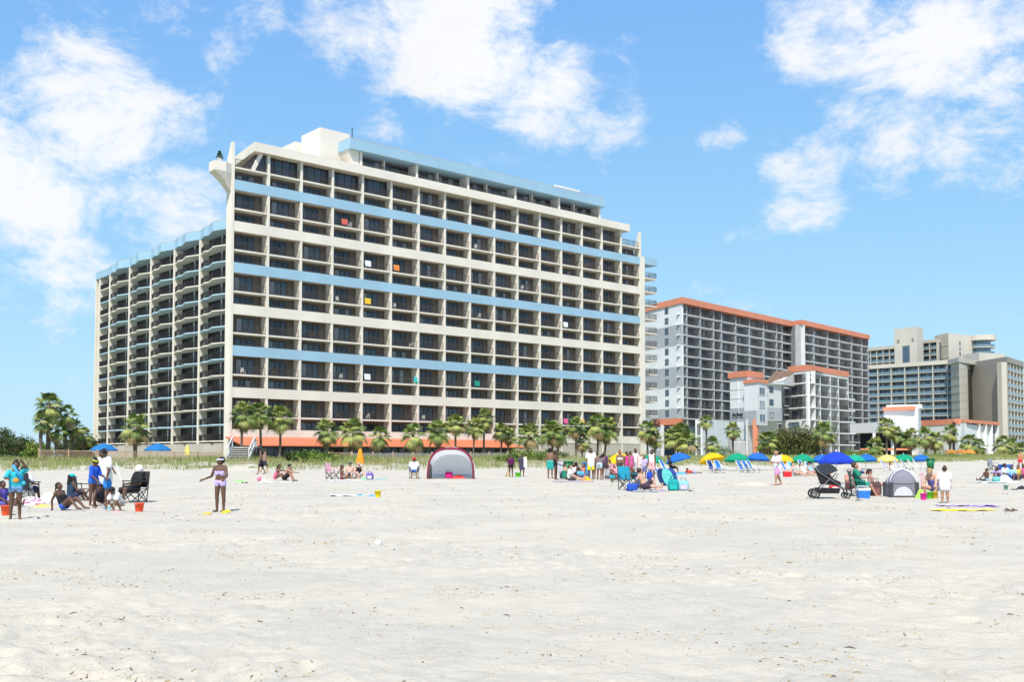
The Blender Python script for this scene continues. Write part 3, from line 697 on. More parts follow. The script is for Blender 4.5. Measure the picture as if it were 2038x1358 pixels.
# window block beside the tower
zB = ZP(762, 218)
ml, mr_ = blk(1508, 217, 4.5, 4.9, zB, OFFW, 'window_block', z0=ZP(835, 217))
MB().prism([ml.pt(0, .25, 0)[:2], ml.pt(4.8, .25, 0)[:2], mr_.pt(4.9, .25, 0)[:2], mr_.pt(4.9, -4, 0)[:2]], zB, zB + .75).build('roof_trim', ORANGE, sv)
ml.box(MB(), 0, 4.5, -.2, .05, zB - 9.2, zB - 6.0).build('grey_band', MGREY, sv); mr_.box(MB(), 0, 4.9, -.2, .05, zB - 9.2, zB - 6.0).build('grey_band', LGREY, sv)
for z in (zB - 2.5, zB - 5.4, zB - 8.3): window(sv, mr_.off(0, 4.9, .05), .9, z, 2.7, 1.45, GLASSB[2] if z == zB - 5.4 else GLASSB[1], LGREY)
mr_.box(MB(), .2, 1.0, -1.2, -.2, .4, ZP(835, 217)).build('orange_post', ORANGE, sv)
mr_.box(MB(), 1.0, 16, -3.2, -2.8, .4, ZP(835, 217)).build('under_wall', LGREY, sv)
# link wall with small windows and the brown shingle roof
c0 = Vector(PX(1523, 222)); KW = Wall(c0, PX(1556, 226)); zK = ZP(760, 222)
MB().prism([c0[:], PX(1556, 226), PX(1562, 244), PX(1535, 243)], ZP(833, 221), zK).build('link_wall', LGREY, sv)
for z in (zK - 2.2, zK - 5.0, zK - 7.9): window(sv, KW.off(0, KW.L, .03), KW.L * .28, z, 1.3, 1.1, GLASSB[0], FRAME)
KW.box(MB(), .0, KW.L, -.2, .06, zK - 8.6, zK - 5.6).build('grey_band', MGREY, sv)
SHING = mat('brown_shingle', (.26, .17, .12), .95, .3, 3, col2=(.14, .09, .065))
ra, rb_, rc_, rd = ray(1522, 765, 221.5), ray(1560, 760, 225.5), ray(1586, 736, 232), ray(1541, 741, 230)
for k in range(9):                                  # courses of shingles, each a strip stepped over the one below
    t0, t1 = k / 9, (k + 1) / 9 + .015
    p0, p1 = ra.lerp(rd, t0), rb_.lerp(rc_, t0); p2, p3 = rb_.lerp(rc_, t1), ra.lerp(rd, t1)
    up = Vector((0, 0, .14)); lo = Vector((0, 0, .02))
    MB().hexa([p0, p1, p2 - lo, p3 - lo, p0 + up, p1 + up, p2 + lo, p3 + lo]).build('shingle_course', SHING, sv)
MB().prism([(ra.x, ra.y), (rb_.x, rb_.y), (rc_.x, rc_.y), (rd.x, rd.y)], zK - .4, lambda x, y: (ra.z - .1) + (y - 221.5) / 9.5 * (rd.z - ra.z)).build('gable_fill', LGREY, sv)
# balcony block
cD = Vector(PX(1609, 226)); uRd = Vector((.63, .777)); uLd = Vector((-.42, .907))
DW = Wall(cD + uLd * 9.0, cD); DR = Wall(cD, cD + uRd * 24.5); zD = ZP(726, 226)
lvd = [zD - 1.35 - 2.6 - 2.75 * i for i in range(7)]
MB().prism([DW.pt(0, -2.2, 0)[:2], DW.pt(DW.L, -2.2, 0)[:2], DR.pt(2.2, -2.2, 0)[:2], DR.pt(24.5, -2.2, 0)[:2], DR.pt(24.5, -14, 0)[:2], DW.pt(0, -16, 0)[:2]], .4, zD - 1.3).build('wall', LGREY, sv)
MB().prism([DW.pt(2.5, .1, 0)[:2], DW.pt(DW.L + .1, .1, 0)[:2], DR.pt(24.6, .1, 0)[:2], DR.pt(24.6, -9, 0)[:2], DW.pt(2.5, -9, 0)[:2]], zD - 1.35, zD).build('roof_trim', ORANGE, sv)
MB().prism([DW.pt(2.6, .0, 0)[:2], DW.pt(DW.L, .0, 0)[:2], DR.pt(24.5, .0, 0)[:2], DR.pt(24.5, -9, 0)[:2], DW.pt(2.6, -9, 0)[:2]], zD - 1.9, zD - 1.36).build('soffit', OFFW, sv)
cr2 = rail_mesh([(0, 0), (2.2, 0)], 1.05, .2, 1.6, .03)
for z in lvd: DR.box(MB(), .05, 2.45, -1.6, .0, z - .22, z).build('corner_slab', OFFW, sv); DR.place('railing', cr2, sv, .1, -.08, z)
grid_facade(sv, DR, [2.5, 7.2, 13.2, 18.2, 24.3], lvd, 2.1, door=(.3, .75), fin=.26, finm=LGREY, wall=SHADE)
railD = rail_mesh([(0, 0), (8.8, 0)], 1.05, .2, 1.6, .03); dmD = door_mesh(6.2, 2.1, 4); pmD = pane_meshes2(6.2, 2.1, 4)
for i, z in enumerate(lvd[:4]):
    DW.box(MB(), 0, DW.L, -2.2, .25 if i in (1,) else .05, z - .25, z).build('floor_slab', OFFW, sv)
    DW.place('railing', railD, sv, .1, -.05, z)
    o = DW.place('sliding_door', dmD, sv, 1.2, -2.12, z + .02); put('pane', pmD[i % 3], o)
DW.box(MB(), 0, DW.L, -.4, .04, lvd[4] - 4.2, lvd[3] - .26).build('lower_wall', OFFW, sv)
window(sv, DW.off(0, DW.L, .04), 2.6, lvd[4] + .6, 3.4, 1.5, GLASSB[1], FRAME)
DW.box(MB(), DW.L - .55, DW.L + .02, -.6, .12, .4, zD - 1.9).build('corner_post', OFFW, sv)
ER = rail_mesh([(0, 0), (5.5, 0)], 1.05, .2, 1.6, .03)
for z in lvd[1:]:                                    # end balconies stepping out to the right
    MB().prism([DR.pt(18.3, .02, 0)[:2], DR.pt(24.3, 1.6, 0)[:2], DR.pt(27, .6, 0)[:2], DR.pt(26.5, -3, 0)[:2], DR.pt(18.3, -2, 0)[:2]], z - .24, z - .005).build('floor_slab', OFFW, sv)
# --- white annexe with orange canopy between hotel and motel
an = thing('annexe_building', 'low white annexe with tall slit windows and an orange trimmed canopy', 'building', (*PX(1400, 205), .6))
z1_ = ZP(836, 200)
A0 = Vector(PX(1384, 200)); AW = Wall(A0, PX(1398, 199)); AR = Wall(PX(1398, 199), PX(1452, 212))
MB().prism([A0[:], PX(1398, 199), PX(1452, 212), PX(1440, 222), PX(1386, 214)], .4, z1_).build('wall', OFFW, an)
for z in (z1_ - 3.0, z1_ - 5.6, z1_ - 8.0): window(an, AW.off(0, AW.L, .02), .45, z, .75, 2.2, GLASSB[0], WHITE)
for z in (z1_ - 2.6, z1_ - 5.2): window(an, AR.off(0, AR.L, .02), AR.L - 1.4, z, .8, 1.9, GLASSB[0], WHITE)
cz0, cz1 = ZP(843, 205), ZP(832, 205)
MB().prism([PX(1297, 211), PX(1358, 203), PX(1362, 212), PX(1302, 222)], cz0 - .3, cz1 - .1).build('canopy', ORANGE, an)
for px in (1318, 1353): MB().prism([PX(px - 3, 207), PX(px + 3, 206.5), PX(px + 3, 207.5), PX(px - 3, 208)], .4, cz0 - .3).build('canopy_post', OFFW, an)
MB().prism([PX(1322, 214), PX(1385, 209), PX(1392, 216), PX(1326, 222)], .4, cz0 - .6).build('glazed_lobby', GLASSB[0], an)
for px in (1345, 1365): MB().prism([PX(px, 211.5), PX(px + 2, 211.3), PX(px + 2, 211.6), PX(px, 211.8)], .4, cz0 - .6).build('mullion', OFFW, an)
# --- beige resort far right
rs = thing('resort_building', 'beige resort block with blue glass balconies and a plain lift tower', 'building', (*PX(1860, 385), .5))
RWl = Wall(PX(1722, 404), PX(1888, 380)); zr = ZP(717, 380)
cols = [0.1 + i * (RWl.L - .2) / 6 for i in range(7)]
lvr = [zr - 1.5 - 2.6 - 2.78 * i for i in range(13)]
grid_facade(rs, RWl, cols, lvr, 1.6, rail='glass', fin=.3, finm=LTAN, slabm=LTAN, wall=GLASSB[0], door=(.5, .9))
RWl.box(MB(), -.5, RWl.L + .5, -12, .3, zr - 1.5, zr).build('roof_band', LTAN, rs)
RWl.box(MB(), 0, RWl.L, -14, -3.15, .3, zr - 1.5).build('wall', TAN, rs)
p0 = Vector(RWl.pt(RWl.L, 0, 0)[:2])
MB().prism([p0[:], PX(1897, 376), PX(1901, 388), RWl.pt(RWl.L, -10, 0)[:2]], .3, zr - 2).build('glass_strip', GLASSB[0], rs)
TWl = Wall(PX(1895, 374), PX(1912, 366)); TWr = Wall(PX(1912, 366), PX(1927, 372))
MB().prism([PX(1895, 374), PX(1912, 366), PX(1927, 372), PX(1940, 385), PX(1900, 390)], .3, ZP(714, 368)).build('stair_tower', TAN, rs)
MB().prism([PX(1889, 375.5), PX(1911, 365), PX(1947, 378), PX(1940, 390), PX(1895, 392)], ZP(722, 368), ZP(713, 368)).build('roof_band', LTAN, rs)
TWr.box(MB(), 0, TWr.L, 0, .08, .4, ZP(725, 370)).build('light_panel', LTAN, rs)
for k in range(10):
    z = ZP(735, 368) - k * 2.9
    for w_, L_ in ((TWl, TWl.L), (TWr, TWr.L)): w_.box(MB(), 0, L_, 0, .1, z, z + .07).build('joint', TAUPE, rs)
MB().prism([PX(1927, 373), PX(1937, 378), PX(1937, 386), PX(1927, 386)], .3, ZP(736, 374)).build('dark_glazing', GLASS[3], rs)
# back towers
def tower(pxl, pxc, pxr, Yl, Yc, Yr, pyt, m, name='tower'):
    z = ZP(pyt, Yc); MB().prism([PX(pxl, Yl), PX(pxc, Yc), PX(pxr, Yr), PX((pxl + pxr) / 2, Yc + 25)], .3, z).build(name, m, rs); return Wall(PX(pxl, Yl), PX(pxc, Yc)), Wall(PX(pxc, Yc), PX(pxr, Yr)), z
w1, w2, z = tower(1783, 1828, 1841, 424, 415, 420, 650, LTAN, 'lift_tower')
w1.box(MB(), w1.L * .37, w1.L * .68, 0, .1, ZP(722, 418), ZP(688, 418)).build('dark_glazing', GLASSB[0], rs)
for f in (.15, .8): w1.box(MB(), w1.L * f, w1.L * f + 1, 0, .3, z - 5.6, z - 4.6).build('vent', TAUPE, rs)
bw = Wall(PX(1722, 436), PX(1786, 424)); zb = ZP(690, 428)
grid_facade(rs, bw, [.1 + i * (bw.L - .2) / 5 for i in range(6)], [zb - 3.8 - 2.8 * i for i in range(5)], 1.6, rail='glass', fin=.3, finm=TAN, slabm=LTAN, wall=GLASSB[0], door=(.5, .9))
bw.box(MB(), 0, bw.L, -12, .3, zb - 1.3, zb).build('roof_band', TAN, rs); bw.box(MB(), 0, bw.L, -12, -3.2, .3, zb - 1.3).build('wall', TAN, rs)
bw2 = Wall(PX(1838, 424), PX(1868, 418)); zb2 = ZP(677, 421)
grid_facade(rs, bw2, [.1, bw2.L / 2, bw2.L - .1], [zb2 - 3.6 - 2.8 * i for i in range(5)], 1.6, rail='glass', fin=.3, finm=TAN, slabm=LTAN, wall=GLASSB[0], door=(.5, .9))
bw2.box(MB(), 0, bw2.L, -12, .2, zb2 - 1.2, zb2).build('roof_band', TAN, rs); bw2.box(MB(), 0, bw2.L, -12, -3.2, .3, zb2 - 1.2).build('wall', TAN, rs)
w1, w2, z = tower(1864, 1891, 1946, 424, 414, 424, 663, TAN, 'tower')
for k in range(1, 5): w1.box(MB(), 0, w1.L, 0, .1, z - k * 5, z - k * 5 + .25).build('joint', LTAN, rs)
w2.box(MB(), 0, w2.L, 0, .12, z - 60 if z > 60 else 1, z - .01).build('light_panel', LTAN, rs)
for k in range(7): w2.box(MB(), w2.L * .38, w2.L * .38 + .9, .1, .16, z - 4.6 - k * 2.2, z - 3.0 - k * 2.2).build('slit_window', GTEAL if k % 2 else GLASSB[0], rs)
cb = Vector(PX(1957, 424))
for k in range(4):
    zz = z - 5.0 - k * 3.0
    MB().lathe([(5.2, zz - .3), (5.2, zz)], (cb.x, cb.y, 0), 24).build('round_slab', LTAN, rs)
    MB().lathe([(5.05, zz), (5.05, zz + 1.05)], (cb.x, cb.y, 0), 24, caps=False).build('glass_rail', GTEAL, rs)
MB().lathe([(3.6, 1), (3.6, z - 2.2)], (cb.x, cb.y, 0), 24).build('round_glazing', GBLUE, rs); MB().lathe([(5.6, z - 2.2), (5.6, z - .1)], (cb.x, cb.y, 0), 24).build('round_roof', LTAN, rs)
MB().prism([PX(1920, 405), PX(1952, 396), PX(2004, 402), PX(1990, 420)], 10, ZP(703, 398)).build('plant_room', LTAN, rs)
# --- taupe block at the right edge
tb = thing('taupe_block', 'plain taupe gable of a tall block with glass balconies along its white edge', 'building', (*PX(2000, 362), .5))
c = Vector(PX(2007, 357)); zc = ZP(710, 357); lf = Vector(PX(1937, 379))
TR = Wall(c, c + Vector((.62, .785)) * 26)
MB().prism([lf[:], c[:], TR.pt(26, -1.8, 0)[:2], TR.pt(26, -14, 0)[:2], (lf + Vector((9, 8)))[:]], .3, zc - 1.9).build('wall', TAUPE, tb)
MB().prism([lf[:], TR.pt(0, .15, 0)[:2], TR.pt(26, .15, 0)[:2], TR.pt(26, -14, 0)[:2], (lf + Vector((9, 8)))[:]], zc - 1.89, zc).build('roof_band', TAUPE, tb)
grid_facade(tb, TR, [.2, 5.4, 10.6, 15.8, 21, 25.9], [zc - 4.6 - 2.85 * i for i in range(11)], 1.8, rail='glass', fin=.22, finm=LTAN, slabm=LTAN, wall=TAUPE, door=(.5, .85))
# --- low white conference hall with orange trim
hl = thing('beach_hall', 'low white hall with orange trim, white columns and dark glazing behind palms', 'building', (*PX(1880, 285), .5))
zh = ZP(834, 276)
HLw = Wall(PX(1822, 292), PX(1907, 276)); HRw = Wall(PX(1907, 276), PX(1989, 304))
MB().prism([PX(1822, 292), PX(1907, 276), HRw.pt(HRw.L, -1.2, 0)[:2], PX(1975, 325), PX(1830, 318)], .4, zh - 1.3).build('wall', OFFW, hl)
HLw.box(MB(), 0, HLw.L, -1, .15, zh - 1.5, zh).build('roof_trim', ORANGE, hl); HRw.box(MB(), 0, HRw.L, -1, .15, zh - .9, zh).build('roof_trim', ORANGE, hl)
HRw.box(MB(), 0.3, HRw.L - .1, -1.5, -1.0, .4, zh - .9).build('dark_glazing', GLASS[3], hl)
HRw.box(MB(), 2.2, 6.0, -1.3, .05, .4, zh - .9).build('wall', LGREY, hl)
for f in (.02, .16, .5, .66, .81, .97): HRw.box(MB(), HRw.L * f, HRw.L * f + .75, -1.1, .1, .4, zh - .9).build('column', OFFW, hl)
for z in (zh - 3.9, zh - 6.9): HRw.box(MB(), 6, HRw.L, -1.05, -.85, z, z + .25).build('floor_band', LGREY, hl)
MB().prism([PX(1760, 268), PX(1828, 262), PX(1834, 275), PX(1765, 284)], .4, ZP(812, 265)).build('upper_box', OFFW, hl)
MB().prism([PX(1758, 267.5), PX(1822, 261.5), PX(1824, 264), PX(1760, 270)], ZP(817, 265), ZP(810, 265)).build('roof_trim', ORANGE, hl)
MB().prism([PX(1765, 272), PX(1836, 268), PX(1838, 280), PX(1770, 286)], ZP(812, 265), ZP(804, 265)).build('parapet', OFFW, hl)
MB().prism([PX(1692, 262), PX(1775, 248), PX(1818, 252), PX(1800, 275), PX(1700, 280)], ZP(862, 255), ZP(842, 255)).build('upper_floor', OFFW, hl)
MB().prism([PX(1712, 262), PX(1818, 254), PX(1805, 275), PX(1715, 280)], .4, ZP(862, 255)).build('dark_glazing', GLASS[3], hl)
for px in (1740, 1776, 1816): MB().prism([PX(px - 3, 251), PX(px + 3, 250.7), PX(px + 3, 251.7), PX(px - 3, 252)], .4, ZP(862, 251)).build('column', OFFW, hl)
MB().prism([PX(1712, 249.5), PX(1816, 246), PX(1816, 246.6), PX(1712, 250)], ZP(897, 248), ZP(893, 248)).build('orange_ledge', ORANGE, hl)
# ---------------------------------------------------------------- palms, trees, dune plants
vr = random.Random(21)
LEAF = [mat('palm_green', (.16, .22, .05), .6, .25, 2, spec=.35), mat('palm_light', (.32, .34, .09), .6, .25, 2, spec=.3), mat('palm_dry', (.30, .22, .10), .85, .25, 2), mat('palm_deep', (.045, .085, .022), .6, .2, 2)]
BARK = mat('palm_bark', (.21, .175, .14), .95, .3, 4, col2=(.11, .09, .07), bump=.4, bscale=14)
def frond(mb, az, el, plen, flen, mi, droop, rnd):
    d0 = Vector((math.cos(az) * math.cos(el), math.sin(az) * math.cos(el), math.sin(el)))
    side = Vector((-math.sin(az), math.cos(az), 0)); base = Vector((0, 0, 0)); pts = []
    for i in range(5):
        t = i / 4; p = base + d0 * plen * t + Vector((0, 0, -droop * .5 * t * t * plen)); pts.append(p)
    mb.tube(pts, [.025, .022, .02, .018, .012], 4, mi, False)
    hub = pts[-1]; dd = (pts[-1] - pts[-2]).normalized(); nrm = dd.cross(side).normalized()
    nl = 21
    for k in range(nl):
        a = (k / (nl - 1) - .5) * 2 * 1.75
        L = flen * (.62 + .38 * math.cos(a * .7)) * rnd.uniform(.85, 1.1)
        di = dd * math.cos(a) + side * math.sin(a) - nrm * .15
        w = side * math.cos(a) - dd * math.sin(a); w = w * .034
        p1 = hub + di * L * .55 + Vector((0, 0, -.10 * droop * L)); p2 = hub + di * L * .98 + Vector((0, 0, -(.22 + .5 * droop) * L))
        mb.add([hub - w * .3, hub + w * .3, p1 + w * 1.3, p1 - w * 1.3, p2], [(0, 1, 2, 3), (3, 2, 4)], mi)
def crown(seed, n=34, R_=1.0):
    rnd = random.Random(seed); mb = MB(); ga = 2.399
    for i in range(n):
        t = i / (n - 1); el = R(80) - t * R(112) + rnd.uniform(-.15, .15); az = i * ga + rnd.uniform(-.3, .3)
        mi = 0 if rnd.random() < .5 else 1
        if t > .8: mi = 2 if rnd.random() < .55 else 1
        elif rnd.random() < .15: mi = 3
        frond(mb, az, el, rnd.uniform(.7, 1.05) * R_, rnd.uniform(.75, 1.0) * R_, mi, .12 + t * .55, rnd)
    for i in range(6):
        az = rnd.uniform(0, 6.28); frond(mb, az, R(-58) + rnd.uniform(-.2, .1), .5 * R_, .75 * R_, 2, .9, rnd)
    return mb.mesh('crown', LEAF)
CROWNS = [crown(s, 23 + 2 * s, 1.0) for s in range(5)]
def palm(px, pyc, Y, size=3.7, label='', lean=0, tr=.17, group='sabal palms', gz0=None):
    p = ray(px, pyc, Y); zg = (gz(p.x, p.y) if gz0 is None else gz0) - .1
    H = p.z - zg
    o = thing('palm_tree', label, 'palm tree', (p.x - lean * H, p.y, zg), 0, group)
    mb = MB(); n = 8; off = vr.uniform(-.12, .12)
    pts = [(lean * H * (i / n) ** 1.6 + off * math.sin(i / n * 3.1), .1 * math.sin(i * .9), H * i / n) for i in range(n + 1)]
    rr = [tr * (1.35 if i == 0 else 1.0 - .15 * i / n + .04 * math.sin(i * 2.3)) for i in range(n + 1)]; rr[-1] = tr * 1.15
    mb.tube(pts, rr, 9); mb.build('trunk', BARK, o, True, True)
    c = put('crown', CROWNS[vr.randrange(5)], o, (lean * H, .1 * math.sin(n * .9), H - .05), vr.uniform(0, 6.28))
    s = size / 3.05; c.scale = (s * vr.uniform(.93, 1.07), s * vr.uniform(.93, 1.07), s * vr.uniform(.9, 1.1))
    return o
def facY(px):                       # depth of the hotel front in column px
    s = (px - 1019) / FPX; return (HA.y * U.x - HA.x * U.y) / (U.x - s * U.y)
HP = [(485, 826, 3.6, 'palm on the dune beside the wooden steps, its fronds over the awning end', .03), (517, 822, 3.5, 'tall palm with a leaning trunk before the left of the orange awning', -.02), (558, 832, 3.7, 'palm with a full round crown before the orange awning', .02),
      (650, 858, 3.6, 'short palm with a curved trunk over the lattice fence', -.06), (703, 858, 3.8, 'palm with a broad crown just right of the curved one', .02), (757, 868, 3.2, 'short stout palm before the awning near the closed orange parasol', 0),
      (822, 866, 3.6, 'palm standing behind the man in the red cap', 0), (871, 858, 3.6, 'palm rising behind the maroon beach tent', .01), (907, 842, 3.0, 'slim tall palm right of the beach tent', 0), (945, 850, 2.8, 'slim palm with a bare leaning trunk before the awning', .04),
      (966, 832, 3.0, 'tallest slender palm before the awning end', .03), (998, 858, 2.8, 'palm of a close pair before the awning end', .01), (1012, 866, 2.6, 'lower palm of the close pair before the awning end', -.01), (1052, 864, 3.6, 'palm behind the dark green mound of shrubs', 0),
      (1098, 858, 3.6, 'palm left of the beige base wall', 0), (1110, 866, 3.2, 'palm touching another beside the beige base wall', .02), (1146, 850, 3.0, 'palm before the beige wall under the coloured towels', 0), (1160, 880, 2.6, 'short palm against the beige base wall', 0),
      (1188, 846, 3.8, 'palm with twin neighbour before the right of the hotel', -.01), (1206, 852, 3.6, 'palm leaning right beside its twin before the hotel', .05), (1288, 856, 3.2, 'palm at the right corner pier of the hotel', -.02), (1303, 872, 2.8, 'lower palm just beyond the hotel corner pier', .02)]
for px, py, sz, lb, ln in HP:
    Y = facY(px) * .90; palm(px, py, Y, sz * (Y / 118) ** .5, lb, ln, .16 if sz > 2.9 else .14, 'palms before the hotel')
for px, py, Y, sz, lb, ln, t in [
        (270, 850, 118, 3.9, 'lone palm before the saw-tooth balconies', 0, .24), (98, 806, 112, 3.3, 'tallest palm of the clump by the lattice fence end', .02, .26), (131, 826, 114, 3.0, 'second tall palm of the clump by the lattice fence', -.02, .24), (84, 840, 111, 2.6, 'low drooping palm at the outer side of the clump', 0, .22),
        (114, 856, 113, 2.8, 'yellow green palm inside the clump by the fence', .01, .25), (146, 850, 115, 2.8, 'palm at the inner side of the clump by the fence', .02, .2), (165, 868, 118, 2.6, 'thin small palm between the clump and the hotel wing', 0, .12),
        (1345, 868, 160, 4.4, 'bushy palm under the orange canopy', 0, .3), (1368, 878, 158, 4.0, 'low bushy palm beside the annexe', .02, .3), (1358, 860, 163, 4.0, 'upper palm of the clump before the annexe lobby', 0, .25), (1405, 838, 165, 2.6, 'slender tall palm with a tiny crown before the annexe', 0, .17),
        (1418, 884, 166, 3.4, 'small young palm against the white annexe', 0, .14), (1459, 856, 168, 3.0, 'palm beside the script sign tower', -.01, .2), (1528, 876, 170, 4.0, 'palm at the left side of the dark cedar', 0, .2), (1640, 860, 172, 4.6, 'palm growing out of the right side of the dark cedar', -.01, .2),
        (1742, 888, 190, 3.8, 'small palm before the dark glazing of the hall', 0, .18), (1765, 848, 195, 4.0, 'tall palm at the left end of the white hall', 0, .22), (1782, 862, 197, 3.2, 'lower palm beside the tall one by the white hall', .02, .2), (1812, 872, 200, 4.2, 'palm by the hall column', -.03, .22),
        (1842, 868, 200, 4.2, 'palm with a dark skirt before the white hall wall', 0, .3), (1862, 876, 202, 3.8, 'palm in the row along the white hall wall', 0, .22), (1891, 862, 204, 4.2, 'taller palm near the hall corner', .01, .24), (1928, 880, 205, 4.2, 'palm before the hall columns', 0, .22), (1948, 888, 206, 3.6, 'low palm before the hall columns', 0, .2),
        (1996, 886, 200, 4.6, 'bushy palm right of the hall', .03, .22), (2012, 890, 203, 4.2, 'leaning palm right of the hall', .06, .2), (2034, 896, 190, 3.8, 'palm low over the dune past the hall', 0, .2)]:
    palm(px, py, Y, sz, lb, ln, t, 'palms along the dune')
LEAFM = {'dark': [mat('leaf_dark', (.045, .075, .022), .7, .3, 1), mat('leaf_mid', (.075, .115, .03), .7, .3, 1), mat('leaf_brown', (.11, .09, .035), .7, .3, 1)],
         'cedar': [mat('cedar_dark', (.06, .085, .025), .8, .3, 1), mat('cedar_olive', (.15, .165, .045), .8, .3, 1), mat('cedar_brown', (.16, .14, .05), .8, .3, 1)],
         'fresh': [mat('leaf_fresh', (.12, .20, .03), .65, .3, 1), mat('leaf_yellow', (.22, .26, .04), .65, .3, 1), mat('leaf_green', (.06, .12, .025), .65, .3, 1)]}
def foliage(seed, blobs, n, leaf, kind, name='crown'):
    """many small leaf faces through the volume of several lobes (x,y,z,rx,ry,rz)"""
    rnd = random.Random(seed); mb = MB(); tot = sum(b[3] * b[4] * b[5] for b in blobs)
    for b in blobs:
        m = int(n * b[3] * b[4] * b[5] / tot); ncl = max(4, m // 40)
        cl = []
        for _ in range(ncl):
            u = Vector((rnd.gauss(0, 1), rnd.gauss(0, 1), rnd.gauss(0, 1))).normalized() * (rnd.random() ** .35)
            cl.append((Vector((b[0] + u.x * b[3], b[1] + u.y * b[4], b[2] + u.z * b[5])), rnd.choice([0, 0, 1, 1, 2])))
        for _ in range(m):
            c, mi = rnd.choice(cl); s = (b[3] + b[5]) * .11
            p = c + Vector((rnd.gauss(0, s), rnd.gauss(0, s), rnd.gauss(0, s * .8)))
            if p.z < .05: continue
            d = Vector((rnd.gauss(0, 1), rnd.gauss(0, 1), rnd.gauss(0, .6) + .3)).normalized(); q = d.orthogonal().normalized(); q = (q * math.cos(a_) + d.cross(q) * math.sin(a_)) if (a_ := rnd.uniform(0, 6)) else q
            l = leaf * rnd.uniform(.6, 1.4); mb.add([p, p + d * l * .5 + q * l * .28, p + d * l, p + d * l * .5 - q * l * .28], [(0, 1, 2, 3)], mi)
    return mb.mesh(name, LEAFM[kind])
def leafy(name, label, cat, pos, blobs, n, leaf, kind, seed, trunk=None, group=None):
    o = thing(name, label, cat, pos, 0, group)
    put('crown', foliage(seed, blobs, n, leaf, kind), o)
    if trunk:
        mb = MB(); h, r = trunk
        mb.tube([(0, 0, -.2), (.05, 0, h * .5), (0, .05, h)], [r * 1.2, r, r * .7], 8)
        for b in blobs[:5]: mb.tube([(0, 0, h * .6), ((b[0]) * .5, b[1] * .5, (h * .6 + b[2]) / 2), (b[0], b[1], b[2])], [r * .5, r * .35, r * .15], 5)
        mb.build('trunk', BARK, o, True, True)
    return o
def gp(px, Y): x, y = PX(px, Y); return (x, y, gz(x, y) - .1)
for k, (px, Y, w, h, kd, lb) in enumerate([(-6, 205, 5, 6.5, 'dark', 'dark broadleaf tree at the end of the far tree line'), (22, 215, 5, 5.6, 'dark', 'rounded dark tree in the tree line beyond the dune grass'), (50, 225, 4.2, 4.8, 'dark', 'lower green tree of the far tree line'), (72, 150, 2.4, 2.6, 'fresh', 'yellow green bush tree at the foot of the palm clump'), (160, 175, 4.0, 4.4, 'dark', 'green tree between the palm clump and the hotel wing'), (138, 190, 3, 4.0, 'dark', 'tree hidden behind the palm clump')]):
    bl = [(0, 0, h * .66, w * .6, w * .6, h * .32), (-w * .45, .4, h * .5, w * .5, w * .45, h * .3), (w * .45, -.3, h * .48, w * .5, w * .45, h * .3), (w * .1, -.5, h * .3, w * .7, w * .6, h * .26)]
    leafy('broadleaf_tree', lb, 'tree', gp(px, Y), bl, 3200, .4, kd, 40 + k, (h * .6, .22), 'trees beyond the dune')
leafy('cedar_tree', 'wide dark windswept cedar before the stepped motel', 'tree', gp(1572, 178), [(-2.4, 0, 2.4, 2.6, 2.2, 2.1), (0, .3, 3.5, 2.9, 2.4, 2.2), (2.4, 0, 3.3, 2.7, 2.2, 2.4), (3.8, .3, 2.2, 2.0, 2, 1.9), (-3.7, 0, 1.5, 2.0, 1.7, 1.4), (.5, -.9, 1.5, 3.9, 2.0, 1.3)], 21000, .27, 'cedar', 60, (2.6, .25))
for k, (px, Y, w, h, kd, lb) in enumerate([(1052, 98, 2.3, 1.25, 'fresh', 'large rounded green shrub mound on the dune before the palms'), (1100, 101, 1.7, .95, 'dark', 'lower dark end of the shrub mound on the dune'), (1015, 96, 1.3, .8, 'fresh', 'small green shrub beside the large mound'), (612, 92, 1.3, .95, 'fresh', 'yellow green shrub on the dune near the steps'), (648, 93, 1.4, .75, 'fresh', 'low shrub on the dune before the lattice fence'),
        (585, 93, .9, .8, 'dark', 'dark brushy shrub between the steps and the yellow shrub'), (1438, 150, 2.3, 2.0, 'fresh', 'bright green bush beside the script sign tower'), (1690, 160, 1.8, 1.2, 'fresh', 'low green bush before the motel end'), (1722, 170, 1.8, 1.2, 'fresh', 'low green bush before the dark hall glazing'), (1878, 165, 4.5, 1.0, 'fresh', 'long low green shrub along the dune before the hall'), (470, 118, .8, 1.0, 'dark', 'spiky dark shrub behind the wooden steps')]):
    leafy('dune_shrub', lb, 'shrub', gp(px, Y), [(0, 0, h * .45, w * .8, w * .6, h * .5), (-w * .5, .1, h * .35, w * .6, w * .5, h * .4), (w * .5, 0, h * .33, w * .6, w * .5, h * .38)], 2200, .17, kd, 80 + k, None, 'shrubs on the dune')
